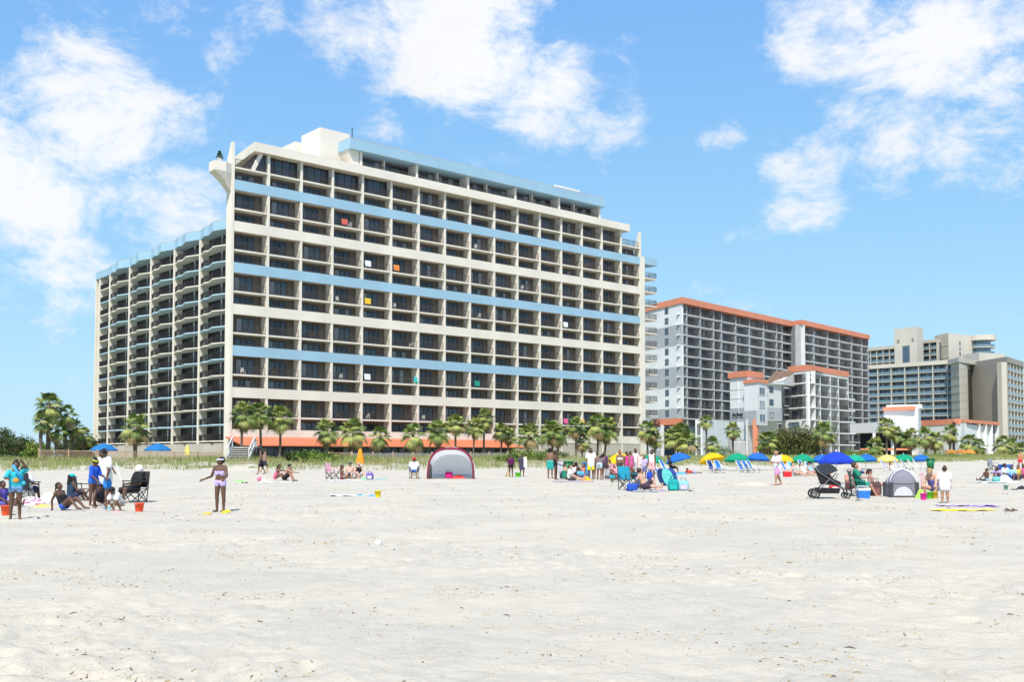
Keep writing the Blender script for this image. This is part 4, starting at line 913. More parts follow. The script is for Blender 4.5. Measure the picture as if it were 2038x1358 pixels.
# dune grass
def grass():
    GM = [mat('grass_green', (.17, .24, .05), .8, .25, 1), mat('grass_straw', (.36, .31, .14), .85, .25, 1), mat('grass_olive', (.26, .30, .085), .8, .25, 1)]
    rnd = random.Random(9); v, f, mi = [], [], []
    segs = list(zip(DUNE[1:], DUNE[2:]))[:6]
    wts = [math.hypot(b[0] - a[0], b[1] - a[1]) for a, b in segs]; wts[0] *= .9
    n = 0
    while n < 72000:
        (a, b) = rnd.choices(segs, wts)[0]; t = rnd.random()
        L = math.hypot(b[0] - a[0], b[1] - a[1]); nx, ny = -(b[1] - a[1]) / L, (b[0] - a[0]) / L
        d = rnd.random() ** .8 * 15 - .8
        x, y = a[0] + (b[0] - a[0]) * t + nx * d, a[1] + (b[1] - a[1]) * t + ny * d
        cl = float(vnoise(np.array([x * .45]), np.array([y * .45]), 31)[0])
        if d < 3.2 and cl < .60 - d * .10: continue
        if cl < .22: continue
        n += 1
        h = rnd.uniform(.24, .66) * (.75 + .5 * cl) * (1 - .25 * sst(6, 14, d)) * (1.0 if x < 15 else .8); z = gz(x, y) - .05 + (float(vnoise(np.array([x * .25]), np.array([y * .25]), 9)[0]) - .5) * .3
        w = rnd.uniform(.012, .024); an = rnd.uniform(0, 3.14); cx, cy = math.cos(an) * w, math.sin(an) * w; lx, ly = rnd.gauss(.05, .13), rnd.gauss(0, .13)
        o = len(v); v += [(x - cx, y - cy, z), (x + cx, y + cy, z), (x + cx * .7 + lx * .4, y + cy * .7 + ly * .4, z + h * .6), (x - cx * .7 + lx * .4, y - cy * .7 + ly * .4, z + h * .6), (x + lx * 1.3, y + ly * 1.3, z + h)]
        f += [(o, o + 1, o + 2, o + 3), (o + 3, o + 2, o + 4)]; m = rnd.choice([0, 1, 2, 2, 0] if cl > .45 else [1, 1, 2, 1]); mi += [m, m]
    mb = MB(); mb.v, mb.f, mb.m = v, f, mi
    tag(mb.build('dune_grass', GM), 'green and straw coloured sea grass growing along the dune', 'grass', kind='stuff')
grass()
# ---------------------------------------------------------------- fences and steps
WOOD = mat('lattice_wood', (.50, .33, .22), .9, .2, 3); GWOOD = mat('grey_wood', (.36, .33, .29), .95, .25, 3, stretch=(4, 4, .6)); PALE = mat('weathered_white_wood', (.62, .60, .56), .9, .15, 2)
def fence(name, label, pts, kind):
    o = thing(name, label, 'fence', (pts[0][0], pts[0][1], gz(*pts[0])))
    for a, b in zip(pts, pts[1:]):
        w = Wall(a, b); n = max(1, round(w.L / 2.4)); s = w.L / n
        for i in range(n + 1):
            p = w.pt(i * s, 0, 0); z = gz(p[0], p[1])
            w.box(MB(), i * s - .06, i * s + .06, -.06, .06, z - .3, z + 1.15).build('post', WOOD, o)
        for i in range(n):
            mb = MB(); p = w.pt((i + .5) * s, 0, 0); z = gz(p[0], p[1]) + .12; a0, a1 = i * s + .07, (i + 1) * s - .07; H = .9
            if kind == 'lattice':
                w.box(mb, a0, a1, -.03, .03, z, z + .06); w.box(mb, a0, a1, -.03, .03, z + H - .06, z + H); k = -H
                while k < a1 - a0:
                    for sg in (0, 1):
                        s0, s1 = max(0, k), min(a1 - a0, k + H); z0, z1 = s0 - k, s1 - k
                        if s1 - s0 < .05: continue
                        if sg: q0, q1 = (a0 + s0, z + z0), (a0 + s1, z + z1)
                        else: q0, q1 = (a1 - s0, z + z0), (a1 - s1, z + z1)
                        mb.bar(w.pt(q0[0], .012 if sg else -.012, q0[1]), w.pt(q1[0], .012 if sg else -.012, q1[1])  , .02, .035)
                    k += .27
                tag(mb.build('lattice_panel', WOOD, o), kind='stuff')
            else:
                x = a0
                while x < a1 - .05:
                    hh = z + H * random.uniform(.93, 1.06); w.box(mb, x, x + .055, -.012, .012, z - .1, hh); x += .105
                w.box(mb, a0, a1, -.03, -.012, z + .2, z + .25); w.box(mb, a0, a1, -.03, -.012, z + .65, z + .7)
                tag(mb.build('picket_panel', GWOOD, o), kind='stuff')
fence('lattice_fence', 'diagonal wooden lattice fence running behind the dune grass to the steps', [PX(78, 100), PX(250, 104), PX(440, 110)], 'lattice')
fence('lattice_fence', 'short piece of wooden lattice fence joined to the grey picket fence', [PX(655, 112), PX(699, 113)], 'lattice')
fence('picket_fence', 'weathered grey picket fence before the restaurant glazing', [PX(701, 113), PX(860, 118), PX(1010, 124)], 'picket')
st = thing('beach_steps', 'weathered grey wooden steps with handrails climbing over the dune', 'steps', gp(474, 92))
sx, sy, szz = st.location; sb = MB()
for i in range(6): MB().box(-.9, .9, i * .32, i * .32 + .34, .2 + i * .2, .25 + i * .2).build('tread', PALE, st, local=True)
for i in range(6): MB().box(-.88, .88, i * .32 + .28, i * .32 + .31, .02 + i * .2, .2 + i * .2).build('riser', GWOOD, st, local=True)
for s in (-1, 1):
    mb = MB(); mb.bar((s * .98, -.1, .1), (s * .98, 1.9, 1.35), .08, .3); mb.build('stringer', PALE, st, local=True)
    mb = MB(); mb.bar((s * 1.02, -.2, 1.0), (s * 1.02, 1.9, 2.25), .09, .09)
    for t in (0, .5, 1): mb.bar((s * 1.02, -.15 + t * 2, .1 + t * 1.25), (s * 1.02, -.15 + t * 2, 1.0 + t * 1.25), .09)
    mb.build('handrail', PALE, st, local=True)
MB().box(-1.1, 1.1, 1.9, 4.2, 1.2, 1.3).build('landing', GWOOD, st, local=True)
# ---------------------------------------------------------------- parasols
def parasol(px, pyt, Y, dia, col, label, tilt=(0, 0), pole=2.2, group='beach parasols', base=None, n=8, mid=None, hgt=.42, polec=(.75, .74, .72)):
    p = ray(px, pyt, Y); zg = zs(p.x, p.y); tl_ = Vector((math.sin(R(tilt[0])), math.sin(R(tilt[1])), 1)).normalized()
    H = p.z - zg
    o = thing('parasol', label, 'parasol', (p.x - tl_.x * H * .35, p.y, zg - .02), 0, group)
    top = Vector((tl_.x * H * .35, 0, H)); knee = Vector((0, 0, H * .55))
    mb = MB(); mb.tube([(0, 0, 0), knee, top], .022, 7); mb.build('pole', cm(polec, .4, .05), o, True, True)
    q = Vector((0, 0, 1)).rotation_difference(tl_).to_matrix()
    mb = MB(); r = dia / 2; rings = [(0.02, 0), (.35, -.07), (.68, -.42 * hgt - .06), (1.0, -hgt - .1)]; N_ = n * 2; vs = []
    for f_, z in rings:
        for k in range(N_):
            rr = r * f_ * (1.0 if k % 2 == 0 else .965); zz = z * r * (1 if k % 2 == 0 else 1.05)
            vs.append(top + q @ Vector((rr * math.cos(math.pi * k / n), rr * math.sin(math.pi * k / n), zz)))
    fs = [(i * N_ + k, i * N_ + (k + 1) % N_, (i + 1) * N_ + (k + 1) % N_, (i + 1) * N_ + k) for i in range(len(rings) - 1) for k in range(N_)]
    mb.add(vs, fs)
    last = vs[-N_:]; mb.add(last + [v + q @ Vector((0, 0, -.12)) for v in last], [(k, (k + 1) % N_, N_ + (k + 1) % N_, N_ + k) for k in range(N_)])
    mb.build('canopy', cmt(col, .35), o, False, True)
    for k in range(n):
        e = Vector(vs[-N_ + 2 * k]); mb = MB(); mb.tube([top - Vector((0, 0, .06)), e - Vector((0, 0, .05))], .008, 4); mb.build('rib', cm((.7, .7, .7), .4), o, False, True)
    mb = MB(); mb.lathe([(.03, 0), (.035, .06), (.005, .12)], tuple(top), 8); mb.build('finial', cm((.8, .8, .8), .4), o, False, True)
YEL, GRN, BLU, ROY = (.85, .55, .015), (.012, .36, .20), (.025, .17, .55), (.02, .07, .55)
for a in [(1228, 903, 85, 2.3, YEL, 'yellow parasol standing behind the crowd of bathers', (-14, 0)), (1195, 910, 86, 1.8, (.62, .70, .72), 'pale parasol beside the yellow one behind the crowd', (10, 0)), (1302, 905, 90, 2.1, GRN, 'green parasol behind the man in pink shorts with a blue bag', (12, 0)),
          (1346, 902, 76, 1.9, BLU, 'blue parasol tilted over a seated person in dark clothes', (-16, 4)), (1413, 902, 84, 2.1, YEL, 'bright yellow parasol tilted towards the sun by two empty blue chairs', (-12, 14)), (1467, 902, 84, 2.1, GRN, 'green parasol on its pole right of the two empty chairs', (0, 6)),
          (1509, 901, 86, 2.0, BLU, 'blue parasol above the empty chairs beside the green one', (4, 4)), (1556, 905, 86, 2.05, YEL, 'yellow parasol behind the man in pink shorts', (0, 6)), (1597, 904, 86, 2.0, GRN, 'green parasol over the sunbathers by the red cooler', (0, 5)), (1636, 905, 92, 2.0, BLU, 'blue parasol half hidden behind the royal blue one', (0, 5)),
          (1664, 899, 52, 1.85, ROY, 'large royal blue parasol above the folding pushchair', (0, 3)), (1700, 905, 90, 2.0, (.02, .42, .27), 'sea green parasol just right of the royal blue one', (0, 5)), (1723, 904, 92, 2.0, BLU, 'blue parasol next to the pale yellow one', (0, 4)), (1765, 905, 92, 2.1, (.85, .68, .22), 'pale yellow parasol between the blue and green ones', (0, 4)), (1798, 904, 92, 2.0, GRN, 'green parasol right of the pale yellow one', (0, 4)), (1833, 905, 94, 1.8, BLU, 'last blue parasol before the green bin', (0, 4))]:
    parasol(*a[:7])
for px, lb in ((207, 'blue patio parasol over the deck near the wing end'), (314, 'blue patio parasol over the deck below the saw-tooth balconies')): parasol(px, 883, 112, 3.0, (.03, .22, .55), lb, (0, 0), group='patio parasols', n=6, hgt=.35, polec=(.2, .2, .2))
for px, lb in ((1893, 'orange patio parasol before the white hall wall'), (1912, 'orange patio parasol in the middle of three before the hall'), (1929, 'orange patio parasol nearest the hall columns')): parasol(px, 895, 196, 2.6, (.85, .32, .07), lb, (0, 0), group='patio parasols', n=6)
def closed_parasol(px, pyt, pyb, Y, cols, label):
    p = ray(px, pyt, Y); zg = zs(p.x, p.y); zb = ZP(pyb, Y) - zg; H = p.z - zg; o = thing('closed_parasol', label, 'parasol', (p.x, p.y, zg))
    MB().tube([(0, 0, -.05), (0, 0, H)], .022, 7).build('pole', cm((.7, .7, .68), .4), o, True, True)
    for k in range(2):
        mb = MB(); n = 10; vs = []
        for f_, z in ((.03, H - .02), (.10, H * .93), (.20, zb + .5), (.26, zb), (.05, zb + .06)):
            for j in range(n // 2 + 1):
                a = math.pi * (j / (n // 2) + k) - .5; r_ = f_ * (1 + .22 * (j % 2)); vs.append((r_ * math.cos(a), r_ * math.sin(a), z))
        m_ = n // 2 + 1; mb.add(vs, [(i * m_ + j, i * m_ + j + 1, (i + 1) * m_ + j + 1, (i + 1) * m_ + j) for i in range(4) for j in range(m_ - 1)])
        mb.build('folded_canopy', cm(cols[k], .8, .1, 3), o, False, True)
closed_parasol(717, 893, 923, 78, [(.85, .06, .02), (.9, .30, .02)], 'closed red and orange parasol behind the sunbathers')
closed_parasol(373, 886, 906, 108, [(.75, .58, .1), (.8, .64, .15)], 'closed yellow patio parasol behind the lattice fence')
# ---------------------------------------------------------------- beach chairs
FRW = cm((.72, .70, .66), .6, .05)
def sling_chair(px, py, rz, label, c=(.02, .15, .45), c2=None):
    p = ground(px, py); o = thing('beach_chair', label, 'chair', p, rz, 'blue sling beach chairs')
    mb = MB()
    for s in (-1, 1):
        x = s * .29
        mb.bar((x, -.55, .38), (x, .30, .26), .045, .06); mb.bar((x, .10, .28), (x, .62, 1.15), .045, .06); mb.bar((x, -.5, 0), (x, -.42, .42), .045, .05); mb.bar((x, .55, 0), (x, .15, .38), .045, .05); mb.bar((x, -.45, .05), (x, .55, .05), .04, .04)
    for y, z in ((-.55, .38), (.62, 1.15), (.3, .25)): mb.bar((-.29, y, z), (.29, y, z), .04)
    mb.build('frame', FRW, o, False, True)
    for s in (-1, 1): MB().box(s * .33 - .04, s * .33 + .04, -.45, .28, .52, .55).build('armrest', FRW, o, local=True)
    mb = MB(); path = [(-.53, .39), (-.15, .31), (.08, .29), (.22, .42), (.45, .85), (.62, 1.16)]
    for a, b in zip(path, path[1:]): mb.hexa([(-.26, a[0], a[1]), (.26, a[0], a[1]), (.26, b[0], b[1]), (-.26, b[0], b[1]), (-.26, a[0], a[1] + .02), (.26, a[0], a[1] + .02), (.26, b[0], b[1] + .02), (-.26, b[0], b[1] + .02)])
    mb.build('sling', cm(c, .85, .12, 4), o, False, True); o.scale = (.82, .82, .80); return o
for px, py, rz, lb in [(1310, 946, 1.0, 'blue sling chair just left of the tilted blue parasol'), (1326, 941, .9, 'blue sling chair in the shade of the tilted blue parasol'), (1419, 942, .5, 'empty dark blue sling chair under the tilted yellow parasol'), (1434, 942, .5, 'empty blue sling chair paired under the tilted yellow parasol'), (1479, 942, .8, 'first empty sling chair beside the green parasol pole'), (1490, 942, .8, 'second empty sling chair beside the green parasol pole'), (1500, 942, .9, 'empty sling chair below the blue parasol'),
                       (1566, 942, .9, 'sling chair behind the man in pink shorts'), (1602, 940, .8, 'sling chair among the sunbathers by the red cooler'), (1648, 942, .7, 'sling chair under the royal blue parasol'), (1705, 939, .9, 'sling chair below the sea green parasol'), (1766, 939, 1.0, 'sling chair below the pale yellow parasol'), (1793, 938, 1.0, 'sling chair below the green parasol past the pale yellow one'), (1806, 938, 1.0, 'sling chair beside a dark bag near the green bin'), (1820, 938, 1.1, 'pale sling chair near the green bin'), (1830, 937, 1.1, 'end sling chair of the row, next to the green bin')]:
    sling_chair(px, py, rz, lb, (.25, .5, .55) if 'pale sling' in lb else (.02, .16, .48) if 'dark' not in lb else (.012, .04, .16))
def camp_chair(px, py, rz, label, c, c2=None, s=1.0):
    p = ground(px, py); o = thing('camp_chair', label, 'chair', p, rz, 'folding camp chairs'); mb = MB()
    for x in (-.28, .28):
        mb.bar((x, -.28, 0), (x, .26, .45), .025); mb.bar((x, .28, 0), (x, -.26, .45), .025); mb.bar((x, .26, .05), (x, .34, .95), .025); mb.bar((x, -.26, .45), (x, -.24, .66), .025)
    for y in (-.28, .28): mb.bar((-.28, y, .02), (.28, y, .44), .02); mb.bar((.28, y, .02), (-.28, y, .44), .02)
    mb.build('frame', cm((.03, .03, .035), .5), o, False, True)
    m = cm(c, .85, .12, 5)
    mb = MB(); mb.hexa([(-.27, -.26, .44), (.27, -.26, .44), (.27, .26, .40), (-.27, .26, .40), (-.27, -.26, .46), (.27, -.26, .46), (.27, .26, .42), (-.27, .26, .42)]); mb.build('seat', m, o, False, True)
    mb = MB(); mb.hexa([(-.28, .24, .46), (.28, .24, .46), (.28, .27, .46), (-.28, .27, .46), (-.28, .32, .97), (.28, .32, .97), (.28, .35, .97), (-.28, .35, .97)]); mb.build('backrest', m, o, False, True)
    for x in (-.3, .3): MB().box(x - .04, x + .04, -.27, .3, .65, .68).build('armrest', m, o, local=True)
    o.scale = (s, s, s); return o
# ---------------------------------------------------------------- people
SKD, SKM, SKL, SKT = (.125, .066, .042), (.22, .12, .075), (.56, .33, .24), (.42, .22, .15)
HBLK, HBRN, HBLD = (.012, .010, .009), (.06, .03, .017), (.38, .24, .10)
POSE = {
 'stand': dict(s=(0, .03, 1), a=((.16, .02, -1), (.06, .18, -1)), l=((.05, .02, -1), (.02, -.04, -1))),
 'walk': dict(s=(0, .05, 1), a=((.14, .3, -.9), (.04, .5, -.8)), a2=((.14, -.3, -.9), (.04, 0, -1)), l=((.03, .42, -.9), (.02, .05, -1)), l2=((.03, -.22, -.97), (.02, -.5, -.85))),
 'hug': dict(s=(0, .45, 1), a=((.18, .75, -.35), (-.25, .8, -.1)), l=((.12, .72, .62), (.02, .42, -.9)), hd=(0, .5, 1)),
 'sit': dict(s=(0, .05, 1), a=((.25, .35, -.8), (-.1, .9, -.25)), l=((.22, .8, .5), (-.05, .55, -.8))),
 'legsout': dict(s=(0, .05, 1), a=((.2, .35, -.9), (0, .9, -.3)), l=((.12, 1, .12), (.04, 1, -.14))),
 'leanback': dict(s=(0, -.42, 1), a=((.25, -.5, -.8), (.05, -.25, -1)), l=((.15, .9, .35), (.05, .85, -.5))),
 'onebent': dict(s=(0, -.45, 1), a=((.3, -.35, -.85), (.05, -.1, -1)), l=((.1, .7, .72), (.02, .35, -.95)), l2=((.3, .95, .05), (.0, .9, -.06))),
 'chair': dict(s=(0, -.25, 1), a=((.28, .2, -.9), (-.05, .9, -.1)), l=((.14, 1, .05), (.03, .22, -1))),
 'lounge': dict(s=(0, -.62, 1), a=((.25, .15, -.9), (0, .9, -.05)), l=((.12, 1, .18), (.03, .8, -.45))),
 'crouch': dict(s=(0, .8, 1), a=((.15, .5, -.9), (0, .25, -1)), l=((.35, .9, .22), (-.1, -.55, -.85)), hd=(0, .8, .7)),
 'bend': dict(s=(0, .75, 1), a=((.12, .35, -.95), (0, .35, -.9)), l=((.05, 0, -1), (.02, -.06, -1)), hd=(0, .9, .6)),
 'prone': dict(s=(0, 1, .22), a=((.3, .6, -.75), (-.3, .9, -.1)), l=((.08, -1, -.06), (.04, -1, .02)), hd=(0, .5, 1)),
}
JOBS = []
def person(px, py, rz, h, pose, skin, label, hair=('short', HBLK), top=None, bottom=None, shoes=None, ov=None, girth=1.0, hat=None, near=False, pos=None, seat=None, extra=None):
    P = dict(POSE[pose]); P.update(ov or {})
    loc = Vector(pos) if pos else ground(px, py)
    if not pos: loc.z = zs(loc.x, loc.y)
    T = lambda d, sg=1: Vector((d[0] * sg, -d[1], d[2])).normalized()
    S = T(P['s']); hd = T(P.get('hd', (0, -.06, 1) if P['s'][1] < -.1 else P['s'] if P['s'][2] > .7 else (0, .3, 1))); lat = Vector((1, 0, 0)); g = girth
    pel = Vector((0, 0, 0)); neck = pel + S * .30 * h; J = {}
    A = {1: P['a'], -1: P.get('a2', P['a'])}; Lg = {1: P['l'], -1: P.get('l2', P['l'])}
    body, parts = [], {}
    cap = lambda lst, a, b, ra, rb: lst.append(('c', a, b, ra, rb))
    chest = pel + S * .235 * h; fwd = lat.cross(S).normalized() * -1            # body front
    if fwd.y > 0 and abs(S.z) > .3: fwd = -fwd
    cap(body, pel, chest, .062 * h * g, .070 * h * g)
    for s in (1, -1):
        hip = pel + lat * s * .052 * h; sh = pel + S * .285 * h + lat * s * .105 * h
        cap(body, hip, pel + S * .13 * h + lat * s * .035 * h, .060 * h * g, .050 * h * g); cap(body, pel + S * .12 * h + lat * s * .04 * h, pel + S * .245 * h + lat * s * .062 * h, .05 * h * g, .055 * h * g)
        cap(body, sh, neck, .036 * h * g, .034 * h)
        u, l = A[s]; el = sh + T(u, s) * .172 * h; wr = el + T(l, s) * .145 * h; hn = wr + T(l, s) * .045 * h
        cap(body, sh, el, .034 * h * g, .026 * h * g); cap(body, el, wr, .026 * h * g, .017 * h); cap(body, wr, hn, .018 * h, .020 * h)
        u2, l2 = Lg[s]; kn = hip + T(u2, s) * .245 * h; an = kn + T(l2, s) * .24 * h
        cap(body, hip, kn, .056 * h * g, .037 * h * g); cap(body, kn, an, .036 * h * g, .022 * h); mid = kn.lerp(an, .3) + (Vector((0, .012 * h, 0)) if abs(T(l2, s).z) > .6 else Vector((0, 0, -.01 * h))); cap(body, kn.lerp(an, .12), mid, .033 * h * g, .034 * h * g)
        ld = T(l2, s); fd = (Vector((0, -1, 0)) - ld * (-ld.y)); fd = fd.normalized() if fd.length > .2 and ld.z < -.5 else Vector((0, -.35, 1)).normalized() if ld.y < -.5 else Vector((0, -1, -.2)).normalized()
        if ld.z < -.5: fd = Vector((.12 * s, -1, -.12)).normalized()
        if pose == 'prone': fd = Vector((0, 1, -.25)).normalized()
        toe = an + fd * .105 * h; cap(body, an + Vector((0, 0, -.012 * h)), toe + Vector((0, 0, -.012 * h)), .024 * h, .019 * h)
        J[s] = dict(hip=hip, sh=sh, el=el, wr=wr, hn=hn, kn=kn, an=an, toe=toe, ld=T(l, s), fd=fd)
    hc = neck + hd * .098 * h; hs_ = .068 * h if h > 1.4 else .068 * h * (1 + (1.4 - h) * .35)
    cap(body, neck - S * .02 * h, hc, .034 * h, .032 * h)
    face = Vector((0, -1, 0)) - hd * (-hd.y); tw = P.get('face'); face = (T(tw) - hd * T(tw).dot(hd)) if tw else face; face.normalize()
    ear = hd.cross(face)
    rot = Matrix((ear, face, hd)).transposed()
    body.append(('e', hc, (.78 * hs_, .92 * hs_, hs_), rot))
    cap(body, hc + face * hs_ * .42 - hd * hs_ * .62, hc + face * hs_ * .62 - hd * hs_ * .6, hs_ * .36, hs_ * .26)
    cap(body, hc + face * hs_ * .86 + hd * hs_ * .02, hc + face * hs_ * 1.02 - hd * hs_ * .22, hs_ * .10, hs_ * .15)
    for s in (1, -1): body.append(('e', hc + ear * s * hs_ * .80 - hd * .08 * hs_, (hs_ * .12, hs_ * .2, hs_ * .26), rot))
    gar = {}
    inf = .010 + .004 * h
    def torso(lst, lo, hi, x, wid=1.0):
        p0, p1 = pel + S * lo * h, pel + S * hi * h
        cap(lst, p0, p1, .062 * h * g + x, .068 * h * g + x)
        for s in (1, -1): cap(lst, p0 + lat * s * .045 * h * wid, p1 + lat * s * .06 * h * wid, .054 * h * g + x, .052 * h * g + x)
    if top:
        k, c = top[0], top[1]; lst = []; x = inf * (1.7 if k in ('tee', 'loose') else .8)
        if k in ('tee', 'tank', 'loose', 'rash'):
            torso(lst, .0 if k != 'rash' else .04, .235, x)
            for s in (1, -1):
                cap(lst, J[s]['sh'] - lat * s * .02 * h, pel + S * .255 * h + lat * s * .04 * h, .040 * h * g + x * .5, .04 * h * g + x * .5)
                if k != 'tank': cap(lst, J[s]['sh'], J[s]['sh'].lerp(J[s]['el'], .62 if k != 'rash' else .95), .037 * h * g + x, .031 * h * g + x * (1.6 if k != 'rash' else .7))
            if k == 'loose': torso(lst, -.09, .05, x * 1.3)
        elif k == 'suit': torso(lst, .0, .19, x * .9)
        elif k == 'bikini': torso(lst, .165, .205, x * .7)
        elif k == 'crop': torso(lst, .12, .22, x)
        gar['top'] = (lst, c)
        if len(top) > 2: gar['print_panel'] = ([('e', pel + S * .15 * h + fwd * (.066 * h * g + x * 1.1), (.055 * h, .010 * h, .04 * h), None)], top[2])
    if bottom:
        k, c = bottom; lst = []; x = inf * (1.5 if k in ('shorts', 'long') else .7)
        cap(lst, pel - lat * .045 * h + S * .02 * h, pel + lat * .045 * h + S * .02 * h, .062 * h * g + x, .062 * h * g + x)
        fr = {'shorts': .72, 'short': .35, 'long': .98, 'brief': .10}[k]
        for s in (1, -1): cap(lst, J[s]['hip'], J[s]['hip'].lerp(J[s]['kn'], fr), .057 * h * g + x, (.057 - .02 * fr) * h * g + x * (1.5 if k == 'shorts' else .8))
        gar['bottom'] = (lst, c)
    if hair:
        k, c = hair; lst = []
        up = hd * .10 * hs_ - face * .12 * hs_
        lst.append(('e', hc + up + hd * hs_ * .16, (.90 * hs_, .96 * hs_, .95 * hs_), rot))
        if k in ('long', 'dreads'):
            for s in (-.5, 0, .5): cap(lst, hc - face * hs_ * .55 + ear * s * hs_ * .9, hc - face * hs_ * (.85) + ear * s * hs_ * 1.1 - hd * hs_ * (2.0 if k == 'long' else 1.6), hs_ * .5, hs_ * .32)
        if k == 'bun': lst.append(('e', hc + hd * hs_ * 1.05 - face * hs_ * .45, (hs_ * .48,) * 3, None))
        if k == 'tail': cap(lst, hc - face * hs_ * .9 + hd * hs_ * .3, hc - face * hs_ * 1.3 - hd * hs_ * 1.1, hs_ * .36, hs_ * .2)
        if k == 'afro': lst[0] = ('e', hc + up * 1.4 + hd * hs_ * .2, (1.1 * hs_, 1.1 * hs_, 1.05 * hs_), rot)
        # keep the face clear: hair volume is shifted back
        lst = [(t[0], t[1] - face * hs_ * .20, *t[2:]) if t[0] == 'e' else t for t in lst]
        gar['hair'] = (lst, c)
    root = thing('person', label, 'person', loc, rz, 'people on the beach')
    vox = (.013 if near else .02) * max(.8, h / 1.7)
    zmin = 1e9
    for t in body:
        if t[0] == 'c': zmin = min(zmin, t[1].z - t[3], t[2].z - t[4])
        else: zmin = min(zmin, t[1].z - t[2][2] * .9)
    sh = Vector((0, 0, -zmin - .015 + (seat or 0)))
    def mesh_of(lst):
        mb = MB()
        for t in lst:
            if t[0] == 'c': mb.cap(t[1] + sh, t[2] + sh, t[3], t[4], 10)
            else: mb.ell(t[1] + sh, t[2], 12, 8, 0, t[3])
        return mb
    extra_mb = MB()
    if near:
        for s in (1, -1):                                   # five fingers on each hand
            j = J[s]; d = j['ld']; side = d.orthogonal().normalized() if abs(d.dot(lat)) > .9 else (lat - d * lat.dot(d)).normalized(); nn = d.cross(side)
            for k, (o_, L_) in enumerate(((-.75, .034), (-.25, .042), (.25, .040), (.75, .032))):
                b0 = j['hn'] + side * o_ * .018 * h; m_ = b0 + d * L_ * h * .6; e_ = m_ + (d * .7 + nn * .7 * s).normalized() * L_ * h * .5
                extra_mb.tube([b0 + sh, m_ + sh, e_ + sh], [.0058 * h, .0052 * h, .004 * h], 6)
            b0 = j['wr'].lerp(j['hn'], .5) - side * .016 * h; extra_mb.tube([b0 + sh, b0 + (d * .6 - side).normalized() * .022 * h + sh, b0 + (d - side * .6).normalized() * .042 * h + sh], [.0065 * h, .006 * h, .0045 * h], 6)
    JOBS.append((root, 'body', mesh_of(body), cm(skin, .55, .08, 5), vox, extra_mb))
    for nm, (lst, c) in gar.items():
        if lst: JOBS.append((root, {'top': 'swim_top' if top and top[0] in ('bikini', 'suit') else 'shirt', 'bottom': 'shorts', 'hair': 'hair', 'print_panel': 'shirt_print'}[nm], mesh_of(lst), cm(c, .85, .16, 14) if nm != 'hair' else cm(c, .6, .3, 20), vox * 1.0, None))
    for s in (1, -1):                                       # eyes
        mb = MB(); mb.ell(hc + face * hs_ * .80 + ear * s * hs_ * .34 + hd * hs_ * .05 + sh, (hs_ * .12, hs_ * .10, hs_ * .07), 6, 4, 0, rot); mb.build('eye', cm((.02, .015, .012), .3), root, True, True)
    if shoes:
        for s in (1, -1): j = J[s]; mb = MB(); mb.cap(j['an'] + sh + Vector((0, 0, -.018 * h)), j['toe'] + sh + Vector((0, 0, -.016 * h)), .027 * h, .024 * h); mb.build('shoe', cm(shoes), root, True, True)
    if hat:
        k, c = hat; mb = MB(); hp = hc + hd * hs_ * .30 - face * hs_ * .06 + sh
        prof = [(1.0, .0), (1.0, .35), (.85, .72), (.45, .92), (.02, .98)] if k != 'towel' else [(1.25, -1.1), (1.2, -.2), (1.05, .5), (.6, .95), (.02, 1.05)]
        m2 = MB(); m2.lathe([(r_ * hs_ * .98, z_ * hs_) for r_, z_ in prof], (0, 0, 0), 14)
        if k == 'brim': m2.lathe([(hs_ * .95, .02 * hs_), (hs_ * 2.3, -.12 * hs_), (hs_ * 2.3, -.06 * hs_), (hs_ * .95, .12 * hs_)], (0, 0, 0), 18, caps=False)
        if k == 'cap':
            m2.hexa([(-hs_ * .6, hs_ * .7, 0), (hs_ * .6, hs_ * .7, 0), (hs_ * .5, hs_ * 1.75, -.1 * hs_), (-hs_ * .5, hs_ * 1.75, -.1 * hs_), (-hs_ * .6, hs_ * .7, .1 * hs_), (hs_ * .6, hs_ * .7, .1 * hs_), (hs_ * .5, hs_ * 1.75, 0), (-hs_ * .5, hs_ * 1.75, 0)])
        if k == 'band':
            m2 = MB(); m2.lathe([(hs_ * 1.03, -.05 * hs_), (hs_ * 1.06, .1 * hs_), (hs_ * 1.02, .32 * hs_)], (0, 0, 0), 14, caps=False)
        m2.v = [tuple(rot @ Vector(v) + hp) for v in m2.v]
        m2.build({'brim': 'sun_hat', 'cap': 'cap', 'towel': 'towel_hood', 'band': 'headband'}[k], cm(c, .85, .15, 12), root, True, True)
    return root, J, sh
def finish_people():
    tmp = []
    for (root, nm, mb, m, vox, ex) in JOBS:
        o = bpy.data.objects.new('tmp', mb.mesh('tmp', m)); COL.objects.link(o)
        r = o.modifiers.new('r', 'REMESH'); r.mode = 'VOXEL'; r.voxel_size = vox
        s = o.modifiers.new('s', 'SMOOTH'); s.factor = .5; s.iterations = 3
        tmp.append(o)
    dg = bpy.context.evaluated_depsgraph_get()
    for o, (root, nm, mb, m, vox, ex) in zip(tmp, JOBS):
        me = bpy.data.meshes.new_from_object(o.evaluated_get(dg)); me.name = nm
        if ex is not None and ex.v:
            bm = bmesh.new(); bm.from_mesh(me); e = ex.mesh('x', m); bm.from_mesh(e); bm.to_mesh(me); bm.free(); bpy.data.meshes.remove(e)
        me.materials.clear(); me.materials.append(m)
        me.polygons.foreach_set('use_smooth', [True] * len(me.polygons)); put(nm, me, root)
    for o in tmp: d = o.data; bpy.data.objects.remove(o); bpy.data.meshes.remove(d)
PI = math.pi
